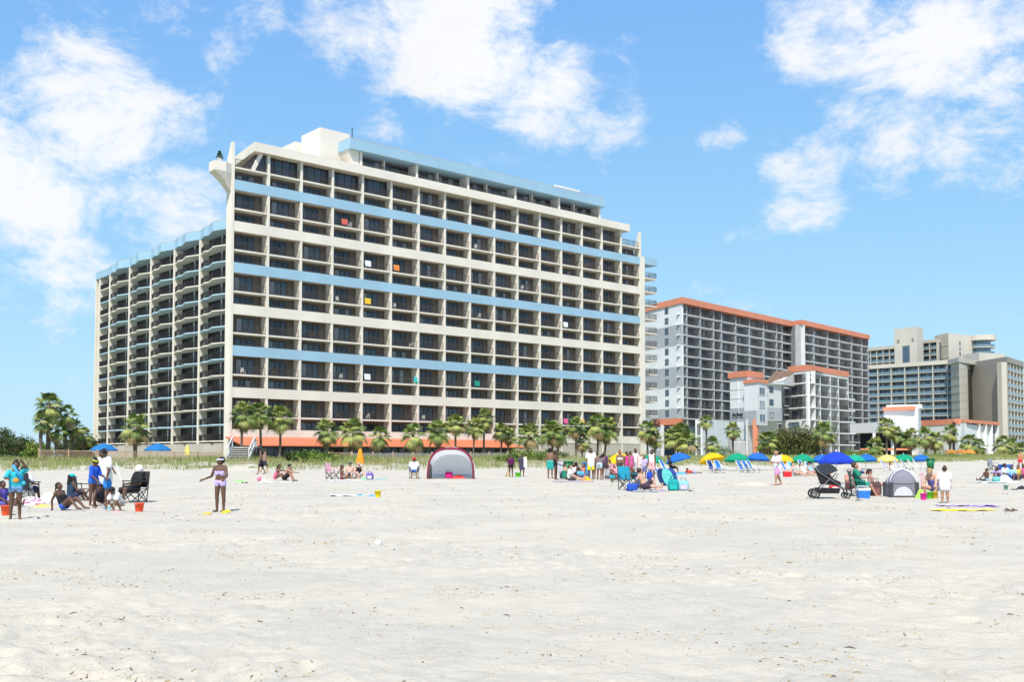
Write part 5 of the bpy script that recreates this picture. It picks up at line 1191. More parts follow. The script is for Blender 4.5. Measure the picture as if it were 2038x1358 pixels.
# --- small beach gear builders
def gear(name, label, cat, px, py, rz=0, group=None): 
    p = ground(px, py); p.z = zs(p.x, p.y); return thing(name, label, cat, p, rz, group)
def bucket(px, py, c, label, r=.13, h=.24, handle=(.8, .8, .8)):
    o = gear('bucket', label, 'bucket', px, py, random.uniform(0, 3), 'sand buckets')
    MB().lathe([(r * .72, 0), (r * .98, h), (r * 1.06, h), (r * 1.06, h - .02), (r * .96, h - .02), (r * .70, .015), (.001, .012)], n=18, caps=False).lathe([(.001, 0), (r * .72, 0)], n=18, caps=False).build('pail', cm(c, .4, .05), o, True, True)
    MB().tube([(r * math.cos(a), .02, h - .02 - r * .75 * math.sin(a) * .8) for a in [PI * i / 8 for i in range(9)]], .007, 5).build('handle', cm(handle, .5), o, True, True)
    return o
def towel(px, py, w, l, rz, c, label, c2=None, bumps=.03, name='beach_towel', cat='towel'):
    p = ground(px, py); nx, ny = 14, 18; rnd = random.Random(int(px)); ph = rnd.uniform(0, 6)
    ca, sa = math.cos(rz), math.sin(rz); vs = []; top = []
    for j in range(ny + 1):
        for i in range(nx + 1):
            x, y = (i / nx - .5) * w + .02 * math.sin(j * 1.1 + ph), (j / ny - .5) * l + .03 * math.sin(i * .8 + ph)
            X, Y = p.x + x * ca - y * sa, p.y + x * sa + y * ca
            z = zs(X, Y) + .018 + bumps * max(0, vnoise(np.array([x * 4 + ph]), np.array([y * 4]), 5)[0] - .35)
            vs.append((X, Y, z))
    n = len(vs); mb = MB(); m_ = nx + 1
    mb.v = vs + [(x, y, z - .012) for x, y, z in vs]
    for j in range(ny):
        for i in range(nx):
            a = j * m_ + i; mb.f.append((a, a + 1, a + m_ + 1, a + m_)); mb.m.append(1 if c2 and (j // 2) % 2 else 0)
            mb.f.append((n + a, n + a + m_, n + a + m_ + 1, n + a + 1)); mb.m.append(0)
    ring = [i for i in range(m_)] + [j * m_ + nx for j in range(1, ny + 1)] + [ny * m_ + i for i in range(nx - 1, -1, -1)] + [j * m_ for j in range(ny - 1, 0, -1)]
    for a, b in zip(ring, ring[1:] + ring[:1]): mb.f.append((b, a, n + a, n + b)); mb.m.append(0)
    o = mb.build(name, [cm(c, .95, .12, 8)] + ([cm(c2, .95, .12, 8)] if c2 else []), None, True); return tag(o, label, cat)
def sack(px, py, w, d, h, c, label, name='beach_bag', cat='bag', handles=True, rz=0, c2=None):
    o = gear(name, label, cat, px, py, rz, 'bags on the sand'); mb = MB()
    rings = [(.92, 0), (1.05, .3), (1.0, .7), (.86, 1.0)]; n = 14; vs = []
    for k, (f_, t) in enumerate(rings):
        for i in range(n):
            a = 2 * PI * i / n; sx = abs(math.cos(a)) ** .6 * (1 if math.cos(a) > 0 else -1); sy = abs(math.sin(a)) ** .6 * (1 if math.sin(a) > 0 else -1)
            vs.append((w / 2 * f_ * sx * (1 + .05 * math.sin(3 * a + k)), d / 2 * f_ * sy, h * t * (1 + (.06 * math.sin(2 * a) if t == 1 else 0))))
    mb.add(vs, [(i * n + k, i * n + (k + 1) % n, (i + 1) * n + (k + 1) % n, (i + 1) * n + k) for i in range(3) for k in range(n)] + [tuple(range(n))[::-1], tuple(range(3 * n, 4 * n))])
    mb.build('pouch', cm(c, .85, .2, 10), o, True, True)
    if c2: MB().box(-w * .3, w * .3, -d * .56, -d * .5, h * .15, h * .6).build('pocket', cm(c2, .85, .2, 10), o, local=True)
    if handles:
        for s in (-1, 1): MB().tube([(-w * .22, s * d * .3, h * .95), (-w * .18, s * d * .34, h * 1.3), (w * .18, s * d * .34, h * 1.3), (w * .22, s * d * .3, h * .95)], .012, 5).build('handle', cm(tuple(q * .7 for q in c)), o, True, True)
    return o
def flipflops(px, py, c, label):
    o = gear('flip_flops', label, 'sandals', px, py, random.uniform(0, 3))
    for s in (-1, 1):
        mb = MB(); mb.prism([(s * .09 + .045 * math.cos(a) * (1.1 if math.sin(a) > 0 else .85), .13 * math.sin(a) + s * .03) for a in [2 * PI * i / 14 for i in range(14)]], .0, .03); mb.build('sole', cm(c), o, False, True)
        mb = MB(); y = s * .03; mb.tube([(s * .09 - .045, y - .02, .02), (s * .09, y + .07, .07), (s * .09 + .045, y - .02, .02)], .012, 5); mb.build('strap', cm(tuple(q * .5 for q in c)), o, True, True)
def cooler(px, py, c, lid, label, w=.5, d=.32, h=.34, rz=0):
    o = gear('cooler', label, 'cooler', px, py, rz); mb = MB()
    mb.hexa([(-w * .46, -d * .46, 0), (w * .46, -d * .46, 0), (w * .46, d * .46, 0), (-w * .46, d * .46, 0), (-w / 2, -d / 2, h * .78), (w / 2, -d / 2, h * .78), (w / 2, d / 2, h * .78), (-w / 2, d / 2, h * .78)]); mb.build('box', cm(c, .4), o, False, True)
    MB().box(-w * .52, w * .52, -d * .52, d * .52, h * .785, h).build('lid', cm(lid, .4), o, local=True)
    MB().tube([(-w * .53, 0, h * .6), (-w * .5, 0, h * 1.2), (w * .5, 0, h * 1.2), (w * .53, 0, h * .6)], .014, 6).build('handle', cm(lid, .4), o, True, True)
def bin_(px, py, label):
    o = gear('litter_bin', label, 'bin', px, py, 0, 'green litter bins'); c = cm((.015, .16, .06), .5)
    MB().lathe([(.27, 0), (.35, .85)], n=18).build('barrel', c, o, True, True)
    MB().lathe([(.33, .85), (.39, .86), (.39, .95), (.33, .97)], n=18).build('rim', c, o, True, True)
    for s in (-1, 1): MB().box(s * .36 - .03, s * .36 + .03, -.08, .08, .70, .80).build('handle', c, o, local=True)
def spade(px, py, c, label, L=.7):
    o = gear('toy_spade', label, 'spade', px, py, 0, 'toy spades'); MB().tube([(0, 0, .1), (.02, 0, L)], .012, 6).build('shaft', cm(c, .4), o, True, True)
    MB().hexa([(-.05, -.01, 0), (.05, -.01, 0), (.05, .01, 0), (-.05, .01, 0), (-.07, -.01, .16), (.07, -.01, .16), (.07, .01, .16), (-.07, .01, .16)]).build('blade', cm(c, .4), o, local=True); MB().tube([(-.05, 0, L - .06), (-.05, 0, L), (.09, 0, L), (.09, 0, L - .06)], .012, 6).build('grip', cm(c, .4), o, True, True)
def heap(px, py, w, l, h, c, label, name='crumpled_cloth', cat='cloth', c2=None):
    p = ground(px, py); o = MB(); n, m = 18, 8; rnd = random.Random(int(px * 3 + py)); ph = [rnd.uniform(0, 6) for _ in range(4)]; vs = []
    for i in range(m + 1):
        t = i / m
        for k in range(n):
            a = 2 * PI * k / n; r_ = (1 - t) * (1 + .18 * math.sin(3 * a + ph[0]) + .1 * math.sin(7 * a + ph[1])); z = h * (1 - (1 - t) ** 2) * (1 + .25 * math.sin(4 * a + ph[2] + t * 3)); vs.append((p.x + w / 2 * r_ * math.cos(a), p.y + l / 2 * r_ * math.sin(a), zs(p.x, p.y) - .01 + z))
    o.add(vs, [(i * n + k, i * n + (k + 1) % n, (i + 1) * n + (k + 1) % n, (i + 1) * n + k) for i in range(m) for k in range(n)])
    if c2: o.m = [1 if (q % 5 < 2) else 0 for q in range(len(o.f))]
    return tag(o.build(name, [cm(c, .95, .2, 8)] + ([cm(c2, .95, .2, 8)] if c2 else []), None, True), label, cat)
# ---------------------------------------------------------------- who and what is on the sand
WHT, BLK_, GRYC = (.80, .79, .77), (.015, .015, .018), (.3, .3, .31)
# left family group
r_, J_, sh_ = person(30, 1034, .45, 1.47, 'stand', SKD, 'girl in turquoise printed top and blue bikini bottoms looking along a blue foam tube', ('bun', HBLK), ('rash', (.03, .42, .50), (.85, .30, .03)), ('brief', (.16, .32, .55)), near=True, ov=dict(a=((.35, .75, .25), (-.45, .35, .65)), a2=((.3, .7, -.5), (-.2, .9, -.05)), hd=(0, .15, 1)))
p = ground(30, 1034); o = thing('foam_tube', 'blue foam water tube held up by the girl in turquoise', 'water toy', (p.x + .05, p.y - .22, zs(p.x, p.y) + .92), .45); mb = MB(); mb.tube([(.22, -.08, 0), (-.02, -.02, .44)], .035, 10); mb.build('barrel', cm((.03, .30, .55), .6), o, True, True); MB().tube([(.25, -.088, -.05), (.21, -.078, .02)], .045, 10).build('nozzle', cm((.05, .45, .55), .6), o, True, True)
camp_chair(52, 1000, PI * .95, 'black camp chair draped with a white towel behind the girl in turquoise', (.03, .03, .04))
person(52, 1000, PI * .95, 1.65, 'chair', SKD, 'person in a white shirt slumped in a black camp chair, seen from behind', ('short', HBLK), ('loose', WHT), ('shorts', (.05, .05, .12)), near=True)
person(4, 1006, 1.2, 1.5, 'legsout', SKD, 'child in purple and blue sitting at the edge of the family group', ('tail', HBLK), ('tank', (.10, .08, .35)), ('shorts', (.12, .12, .4)), near=True)
bucket(12, 1026, (.85, .10, .03), 'orange red sand bucket beside the girl in turquoise', .14, .26)
heap(62, 1004, .95, .5, .22, (.75, .70, .70), 'floral pink and white cloth bundle on the sand', c2=(.35, .08, .22)); heap(95, 1000, .7, .45, .26, WHT, 'white towel heap between the seated girls')
heap(85, 1009, .7, .3, .08, (.75, .55, .12), 'yellow towel spread under the family bags'); heap(48, 1012, .5, .25, .06, (.05, .05, .06), 'black and white patterned cloth on the sand', c2=(.7, .7, .7))
person(128, 1016, PI * .42, 1.5, 'leanback', SKD, 'girl in a black swimsuit leaning back on her hands', ('tail', HBLK), ('suit', BLK_), ('brief', (.03, .12, .5)), near=True, ov=dict(l=((.15, .75, .6), (.05, .7, -.7)), a=((.2, -.35, -.9), (.05, .1, -1))))
camp_chair(158, 996, PI * .8, 'low black camp chair beside the person in the turquoise cap', (.035, .035, .04), s=.85)
person(140, 1000, PI * .75, 1.6, 'sit', SKD, 'person in a turquoise cap with long dark hair sitting with back turned', ('long', HBLK), ('tank', (.02, .05, .09)), ('shorts', (.03, .04, .09)), hat=('cap', (.02, .45, .45)), near=True)
person(184, 1007, PI * .42, 1.52, 'stand', SKD, 'girl in a royal blue swim top with a yellow headband', ('bun', HBLK), ('rash', (.02, .10, .60)), ('brief', (.03, .13, .5)), hat=('band', (.6, .65, .08)), near=True, ov=dict(s=(0, .12, 1), a=((.1, .35, -.9), (0, .85, -.45)), a2=((.12, .2, -1), (0, .75, -.6)), hd=(0, .3, 1)))
person(209, 1003, -.55, 1.82, 'stand', SKD, 'big man in a white T-shirt and blue shorts looking down', ('short', HBLK), ('loose', WHT), ('shorts', (.03, .22, .62)), near=True, girth=1.22, ov=dict(hd=(0, .55, 1), s=(0, .08, 1), a=((.18, .05, -1), (.05, .3, -.95))))
person(206, 985, 1.3, 1.85, 'walk', SKD, 'shirtless man walking behind the big man in white', ('short', HBLK), None, ('shorts', (.05, .06, .09)), near=True)
p = ground(243, 958); o = tag(MB().bar((p.x - .35, p.y, p.z + 1.0), (p.x, p.y, p.z - .05), .05, .05).build('white_pole', cm((.75, .74, .7), .5)), 'thin white pole stuck in the sand behind the big man', 'pole')
person(203, 1010, .2, 1.3, 'crouch', SKD, 'dark haired child squatting and digging in the sand', ('long', HBLK), ('tank', (.03, .03, .05)), ('short', (.04, .04, .08)), near=True)
person(240, 1016, -.5, 1.2, 'crouch', SKM, 'boy in a white T-shirt crouching with both hands in the sand', ('afro', HBLK), ('tee', WHT), ('shorts', (.45, .38, .33)), near=True)
camp_chair(268, 1000, -.75, 'dark camp chair holding the woman with the towel hood', (.04, .035, .035), s=1.05)
person(268, 1000, -.75, 1.68, 'chair', SKD, 'woman in black with a white towel over her head, lounging in a camp chair', ('short', HBLK), ('tee', BLK_), ('shorts', (.02, .02, .025)), hat=('towel', (.8, .72, .68)), near=True, girth=1.2, ov=dict(l=((.16, 1, .0), (.05, .35, -.95))))
bucket(277, 1020, (.88, .09, .03), 'orange red bucket in front of the camp chair', .135, .25)
for px, py, c, lb in ((215, 1013, (.1, .35, .6), 'small blue toy by the squatting child'), (232, 1020, (.8, .35, .35), 'pink toy shovel by the crouching boy')): heap(px, py, .3, .12, .05, c, lb, 'sand_toy', 'toy')
# girl with discs
person(438, 1017, -.25, 1.58, 'stand', SKD, 'girl in a lilac bikini with both arms held out', ('short', HBLK), ('bikini', (.52, .42, .72)), ('brief', (.52, .42, .72)), hat=('band', (.6, .62, .75)), near=True, ov=dict(a=((.32, .3, -.85), (.12, .8, -.4)), a2=((.35, .1, -.95), (.75, .4, -.35)), hd=(0, .0, 1), face=(-.7, .7, 0), l=((.06, 0, -1), (.0, -.03, -1))))
for px, py, tl2, lb in ((412, 1022, .06, 'orange yellow flying disc lying flat on the sand'), (450, 1020, .28, 'yellow flying disc tipped up beside the girl in lilac')):
    p = ground(px, py); mb = MB(); mb.lathe([(.002, .03), (.10, .03), (.125, .022), (.135, .0), (.128, .0), (.118, .018), (.002, .022)], n=24, caps=False); o = mb.build('flying_disc', cm((.85, .5, .02) if px < 430 else (.85, .62, .02), .4), None, True, True); o.location = (p.x, p.y, zs(p.x, p.y) + .01 + tl2 * .1); o.rotation_euler = (tl2, -tl2 * .5, 0); tag(o, lb, 'flying disc', 'flying discs')
# couple, walkers, sunbathers by the closed parasol
person(548, 957, PI * .45, 1.62, 'sit', SKM, 'woman in a pink swimsuit sitting against the man in black shorts', ('long', HBLK), ('suit', (.85, .13, .28)), ('brief', (.85, .13, .28)), ov=dict(s=(0, .4, 1), a=((.15, .8, -.2), (0, .9, .1))))
person(566, 958, PI * .5, 1.75, 'hug', SKT, 'shirtless man in black shorts hugging his knees on a pale towel', ('short', HBLK), None, ('shorts', BLK_), shoes=(.03, .03, .03))
towel(553, 960, 1.6, .9, .1, (.75, .74, .76), 'pale towel under the couple', bumps=.04)
p = ground(516, 958); tag(MB().ell((p.x, p.y, p.z + .12), (.13, .13, .13), 16, 10).build('beach_ball', cm((.85, .2, .3), .5), None, True), 'pink beach ball beside the couple', 'ball')
heap(478, 960, .6, .4, .12, (.3, .7, .2), 'lime green towel heap beside the couple'); flipflops(487, 962, (.03, .03, .03), 'black sandals on the sand near the lime towel'); heap(524, 960, .4, .3, .16, WHT, 'white bag beside the pink ball', 'cloth_bag', 'bag')
person(520, 944, -1.3, 1.75, 'walk', SKM, 'shirtless person in black shorts walking below the steps', ('long', HBLK), None, ('shorts', BLK_)); person(526, 941, 1.35, 1.66, 'walk', SKT, 'walker passing behind the one in black shorts', ('short', HBRN), ('tank', (.45, .28, .2)), ('shorts', (.06, .06, .07)))
p = ray(506, 893, 95); person(0, 0, 0, 1.7, 'stand', SKL, 'person with a straw hat and grey vest up on the steps', ('short', HBRN), ('tank', (.4, .42, .45)), ('shorts', (.4, .4, .4)), hat=('brim', (.65, .55, .33)), pos=(p.x, 95.2, gz(p.x, 95) + .35))
camp_chair(662, 955, 1.2, 'low beach chair covered with a pink and white towel', (.80, .45, .50)); towel(685, 957, 2.2, 1.1, .1, (.78, .77, .78), 'white towel under the sunbathing group', bumps=.03)
person(680, 955, PI * .55, 1.65, 'legsout', SKM, 'woman with long dark hair sitting on the white towel', ('long', HBRN), ('bikini', (.2, .03, .05)), ('brief', (.2, .03, .05))); person(696, 951, .1, 1.78, 'lounge', SKL, 'shirtless man in a dark cap reclining behind the woman', ('short', HBRN), None, ('shorts', (.12, .14, .2)), hat=('cap', (.1, .1, .1)), girth=1.15)
person(713, 954, .5, 1.75, 'sit', SKL, 'man in a black vest sitting near the closed parasol', ('short', (.2, .15, .12)), ('tank', BLK_), ('shorts', (.55, .52, .5)))
sack(736, 955, .42, .25, .38, (.16, .1, .38), 'purple striped bag beside the sunbathers', c2=(.6, .6, .7)); heap(758, 955, 1.1, .4, .05, (.1, .4, .42), 'flat teal board cover lying on the sand'); heap(724, 956, .4, .3, .14, (.25, .6, .3), 'green cloth beside the purple bag')
camp_chair(824, 953, .1, 'camp chair under the man in the red cap', (.06, .12, .3)); person(824, 953, .1, 1.75, 'chair', SKM, 'man in a red cap, white shirt and blue shorts sitting in a camp chair', ('short', HBLK), ('tee', (.78, .8, .82)), ('shorts', (.04, .2, .6)), hat=('cap', (.65, .03, .03)))
towel(692, 987, 1.3, .6, .15, (.78, .79, .82), 'white spotted towel lying alone on the open sand', (.5, .55, .62), .08); heap(716, 987, .55, .3, .06, (.03, .25, .3), 'dark teal mat beside the spotted towel'); bucket(752, 990, (.82, .62, .01), 'bright yellow bucket alone on the sand', .12, .25, (.9, .75, .1)); heap(740, 988, .3, .2, .07, (.12, .3, .65), 'blue sand toy behind the yellow bucket', 'sand_toy', 'toy')
p = ground(752, 1086); mb = MB(); mb.lathe([(.05, 0), (.075, .02), (.07, .06), (.03, .09), (.002, .095)], (0, 0, 0), 12); o = mb.build('white_ball', cm((.75, .75, .78), .5), None, True, True); o.location = (p.x, p.y, zs(p.x, p.y) - .01); tag(o, 'small crumpled white ball lying alone on the foreground sand', 'ball')
# beach tent
def tent():
    c = ground(897, 954); Y = c.y; k = Y / FPX; w = 95 * k / 2; h = 62 * k
    o = thing('beach_tent', 'maroon and grey arched beach shelter open towards the sea', 'tent', (c.x, c.y, zs(c.x, c.y)), 0)
    GR, MA, CR = cm((.44, .43, .41), .8, .06, 2), cm((.20, .02, .05), .7, .08, 3), cm((.70, .68, .63), .8, .06, 3)
    def arch(t, W, H, y): a = PI * t; q = 2.8; return Vector((-W * (abs(math.cos(a)) ** (2 / q)) * (1 if math.cos(a) > 0 else -1), y, H * abs(math.sin(a)) ** (2 / q)))
    n = 28
    def sheet(name, m, W0, H0, y0, W1, H1, y1, t0=0, t1=1):
        mb = MB(); A = [arch(t0 + (t1 - t0) * i / n, W0, H0, y0) for i in range(n + 1)]; B = [arch(t0 + (t1 - t0) * i / n, W1, H1, y1) for i in range(n + 1)]
        mb.add(A + B + [a + Vector((0, 0, .012)) for a in A] + [b + Vector((0, 0, .012)) for b in B], [(i, i + 1, n + 2 + i, n + 1 + i) for i in range(n)] + [(2 * n + 2 + i, 3 * n + 3 + i, 3 * n + 4 + i, 2 * n + 3 + i) for i in range(n)]); mb.build(name, m, o, True, True)
    sheet('hood', cmt((.34, .03, .08), .45), w, h, -.1, w * .99, h * .99, .45); sheet('hood_lining', CR, w * .93, h * .93, -.1, w * .97, h * .97, .0); sheet('hood_edge', MA, w * .93, h * .93, -.102, w * 1.0, h * 1.0, -.1)
    sheet('roof', cmt((.86, .84, .80), .75), w * .99, h * .99, .45, w * .86, h * .78, 1.5)
    mb = MB(); B = [arch(i / n, w * .86, h * .78, 1.5) for i in range(n + 1)]; mb.add(B + [Vector((0, 1.5, 0))], [(i, n + 1, i + 1) for i in range(n)]); mb.build('back_panel', cmt((.86, .83, .79), .6), o, False, True)
    MB().box(-w * .8, w * .8, 1.47, 1.49, h * .10, h * .115).build('seam', cm((.2, .2, .2)), o, local=True)
    for s in (-1, 1):
        mb = MB(); P0 = [(s * w * .99, -.1, 0), (s * w * .97, -.1, h * .45), (s * w * .9, .45, h * .55), (s * w * .86, 1.4, h * .4), (s * w * .86, 1.5, 0)]; mb.add(P0, [(0, 1, 2, 3, 4)]); mb.build('mesh_side', cm((.24, .23, .23), .9, .1, 10), o, False, True)
        MB().tube([(s * w * 1.03 * math.cos(a) * 1.0, -.12 + .3 * math.sin(a), h * 1.02 * math.sin(a) ** .72) for a in [PI / 2 * i / 10 for i in range(11)]], .012, 6).build('tent_pole', cm((.75, .74, .7), .4), o, True, True)
    MB().box(-w * .9, w * .9, 0, 1.45, -.02, .015).build('groundsheet', cm((.30, .25, .22), .9), o, local=True)
tent()
sack(893, 953, .45, .3, .38, (.75, .02, .22), 'bright pink backpack inside the beach tent', 'backpack', 'bag'); heap(912, 953, .8, .4, .2, (.75, .05, .04), 'red towel heap inside the beach tent')
# children with buckets, then the crowd
person(1017, 950, .3, 1.42, 'stand', SKD, 'child in a black and pink swim shirt carrying a brown sack', ('bun', HBLK), ('rash', (.10, .01, .08)), ('short', BLK_)); person(1039, 949, -.2, 1.48, 'stand', SKD, 'child with a white towel over one shoulder', ('short', HBLK), ('tee', (.06, .05, .08)), ('shorts', (.06, .06, .12)))
p = ground(1044, 949); heap(1011, 950, .35, .3, .42, (.42, .32, .2), 'brown sack full of beach things held by the child in pink', 'beach_sack', 'bag'); bucket(1031, 950, (.12, .55, .02), 'lime green bucket between the two children', .2, .28)
o = tag(MB().hexa([(p.x - .05, p.y - .25, p.z + .6), (p.x + .18, p.y - .25, p.z + .55), (p.x + .18, p.y - .18, p.z + .55), (p.x - .05, p.y - .18, p.z + .6), (p.x - .06, p.y - .2, p.z + 1.25), (p.x + .12, p.y - .2, p.z + 1.28), (p.x + .12, p.y + .1, p.z + 1.28), (p.x - .06, p.y + .1, p.z + 1.25)]).build('shoulder_towel', cm(WHT, .95)), 'white towel hanging from the shoulder of a child', 'towel')
person(1095, 953, PI * .85, 1.85, 'stand', SKM, 'shirtless man in teal shorts standing with his back turned', ('afro', HBLK), None, ('shorts', (.03, .40, .36))); person(1106, 955, PI * .4, 1.72, 'stand', SKD, 'woman in a black swimsuit holding clothes over her arm', ('tail', HBLK), ('suit', BLK_), ('brief', BLK_), ov=dict(a=((.15, .4, -.9), (-.1, .95, -.05))))
o = gear('towel_bundle', 'grey and white towels held by the woman in black', 'towel', 1115, 955); mb = MB(); mb.hexa([(-.15, -.12, .5), (.15, -.12, .5), (.12, .1, .5), (-.12, .1, .5), (-.2, -.15, 1.12), (.18, -.15, 1.12), (.16, .12, 1.15), (-.18, .12, 1.15)]); mb.build('folded_cloth', cm((.5, .5, .53), .95, .2, 5), o, False, True)
bin_(1130, 946, 'green litter bin behind the sitting bathers'); bin_(1852, 934, 'green litter bin at the end of the parasol row')
for px, py, rz, h, po, sk, lb, hr, tp, bt in [
    (1123, 955, 2.2, 1.65, 'sit', SKL, 'woman with brown hair in a green swimsuit sitting on the sand', ('tail', HBRN), ('suit', (.02, .22, .14)), ('brief', (.02, .22, .14))), (1134, 957, 1.2, 1.7, 'legsout', SKL, 'pale person in white leaning among the sitting bathers', ('short', HBRN), ('tee', WHT), ('shorts', (.1, .08, .08))), (1143, 953, -.6, 1.65, 'sit', SKD, 'sitting person in a white top beside the green bin', ('short', HBLK), ('tank', (.75, .75, .75)), ('shorts', (.05, .05, .1))),
    (1155, 956, .4, 1.2, 'sit', SKM, 'child in a light blue shirt sitting on the sand', ('short', HBRN), ('tee', (.12, .42, .65)), ('shorts', (.03, .08, .25))), (1147, 951, 2.8, 1.65, 'sit', SKT, 'dark clothed bather sitting with back turned', ('long', HBLK), ('tank', (.03, .03, .04)), ('shorts', (.03, .03, .04))),
    (1187, 952, -.6, 1.65, 'stand', SKM, 'woman in a patterned top standing next to the man in yellow shorts', ('long', HBRN), ('tank', (.25, .15, .12)), ('short', (.08, .08, .14))), (1193, 956, 2.6, 1.66, 'bend', SKM, 'woman in light denim shorts bending down', ('long', HBLK), ('crop', (.15, .12, .14)), ('short', (.40, .52, .60))),
    (1216, 952, .4, 1.6, 'chair', SKM, 'person resting in a low chair at the middle of the crowd', ('short', HBLK), ('tank', (.4, .3, .3)), ('shorts', (.3, .28, .3))), (1230, 956, .9, 1.66, 'lounge', SKM, 'woman in a pink top lounging in a pink chair', ('tail', HBLK), ('tank', (.75, .3, .36)), ('short', (.7, .32, .38))), (1218, 960, .5, .85, 'sit', SKD, 'toddler in teal and yellow sitting on the sand', ('short', HBLK), ('tee', (.02, .36, .42)), ('short', (.75, .6, .05))),
    (1234, 953, .2, 1.7, 'stand', SKM, 'woman with red hair and a white bikini top standing in the crowd', ('bun', (.30, .03, .02)), ('bikini', WHT), ('short', (.1, .06, .06))), (1248, 952, .6, 1.62, 'stand', SKD, 'woman in a bright pink top in the crowd', ('bun', HBLK), ('tank', (.75, .05, .3)), ('short', (.6, .08, .3))), (1256, 955, .8, 1.66, 'stand', SKM, 'woman in pink shorts carrying a large black bag', ('tail', HBLK), ('tank', (.6, .12, .3)), ('short', (.62, .1, .25))),
    (1265, 952, .1, 1.82, 'stand', SKD, 'tall man in a white and grey shirt at the back of the crowd', ('short', HBLK), ('tee', (.72, .72, .75)), ('shorts', (.55, .55, .6))), (1274, 953, .5, 1.6, 'stand', SKL, 'person in a pale top beside the tall man', ('short', HBRN), ('tank', (.7, .6, .55)), ('shorts', (.6, .55, .52))), (1298, 955, -.7, 1.78, 'stand', SKD, 'man in a white vest and pink shorts holding a blue bag', ('short', HBLK), ('tank', WHT), ('shorts', (.78, .42, .42))),
    (1336, 943, 1.4, 1.7, 'chair', SKD, 'person in black sitting in the shade of the tilted blue parasol', ('short', HBLK), ('tee', BLK_), ('shorts', BLK_)), (1378, 944, -1.2, 1.3, 'prone', SKM, 'child in red lying on the sand past the tilted blue parasol', ('short', HBRN), ('tee', (.6, .08, .06)), ('shorts', (.25, .35, .6)))]:
    person(px, py, rz, h, po, sk, lb, hr, tp, bt)
camp_chair(1216, 952, .4, 'low striped chair in the middle of the crowd', (.7, .6, .6), s=.9); camp_chair(1230, 956, .9, 'pink folding chair under the lounging woman', (.80, .38, .40), s=.95)
person(1176, 955, .15, 1.85, 'stand', SKD, 'man with dreadlocks in a white T-shirt and yellow shorts', ('dreads', HBLK), ('loose', WHT), ('shorts', (.80, .72, .03)))
o = gear('body_board', 'blue body board standing behind the man in yellow shorts', 'body board', 1167, 952, .3); mb = MB(); mb.prism([(-.26, 0), (.26, 0), (.27, .03), (-.27, .03)], 0, .95); mb.build('board', cm((.03, .18, .55), .6), o, False, True); MB().box(-.2, .2, -.012, -.002, .25, .6).build('deck_pad', cm((.05, .3, .6), .6), o, local=True)
heap(1166, 957, .6, .35, .22, (.85, .40, .02), 'orange bag on the sand at the feet of the man in yellow shorts', 'beach_bag', 'bag'); sack(1261, 955, .45, .25, .4, BLK_, 'large black shoulder bag carried in the crowd', 'shoulder_bag'); sack(1293, 955, .35, .22, .45, (.02, .06, .45), 'blue carrier bag held by the man in pink shorts'); towel(1140, 959, 2.2, 1.0, .05, (.6, .35, .4), 'pink patterned mat under the sitting bathers', (.15, .3, .4), .05)
# more of the crowd
for px, py, rz, h, po, sk, lb, hr, tp, bt in [
    (1203, 953, .5, 1.62, 'stand', SKD, 'woman in a dark purple top between the bending woman and the chairs', ('tail', HBLK), ('tank', (.12, .04, .2)), ('short', (.05, .05, .07))), (1242, 958, -.4, 1.2, 'sit', SKD, 'child in an orange shirt sitting before the woman with red hair', ('short', HBLK), ('tee', (.8, .3, .04)), ('shorts', (.1, .1, .2))), (1209, 956, 2.4, 1.5, 'sit', SKM, 'person in grey sitting with back turned by the low striped chair', ('tail', HBRN), ('tank', (.35, .35, .38)), ('shorts', (.1, .1, .12))),
    (1282, 953, -.3, 1.4, 'stand', SKM, 'child in a lilac shirt beside the man in pink shorts', ('short', HBLK), ('tee', (.5, .4, .65)), ('shorts', (.15, .15, .3))), (1118, 954, .8, 1.3, 'sit', SKD, 'small child in a patterned shirt next to the woman in green', ('short', HBLK), ('tee', (.2, .25, .3)), ('short', (.05, .1, .2))), (1162, 953, -1.0, 1.55, 'sit', SKM, 'woman in a coral top sitting beside the blue body board', ('long', HBRN), ('tank', (.75, .25, .18)), ('short', (.2, .2, .3))),
    (1640, 950, .4, 1.62, 'lounge', SKL, 'woman in a red swimsuit lying under the royal blue parasol', ('long', HBRN), ('suit', (.6, .03, .06)), ('brief', (.6, .03, .06))), (1712, 946, .7, 1.66, 'lounge', SKL, 'sunbather in dark shorts below the sea green parasol', ('short', HBRN), None, ('shorts', (.05, .08, .15))), (1780, 944, .6, 1.64, 'lounge', SKT, 'sunbather in a white top below the pale yellow parasol', ('long', HBRN), ('tank', WHT), ('short', (.3, .4, .5)))]:
    person(px, py, rz, h, po, sk, lb, hr, tp, bt)
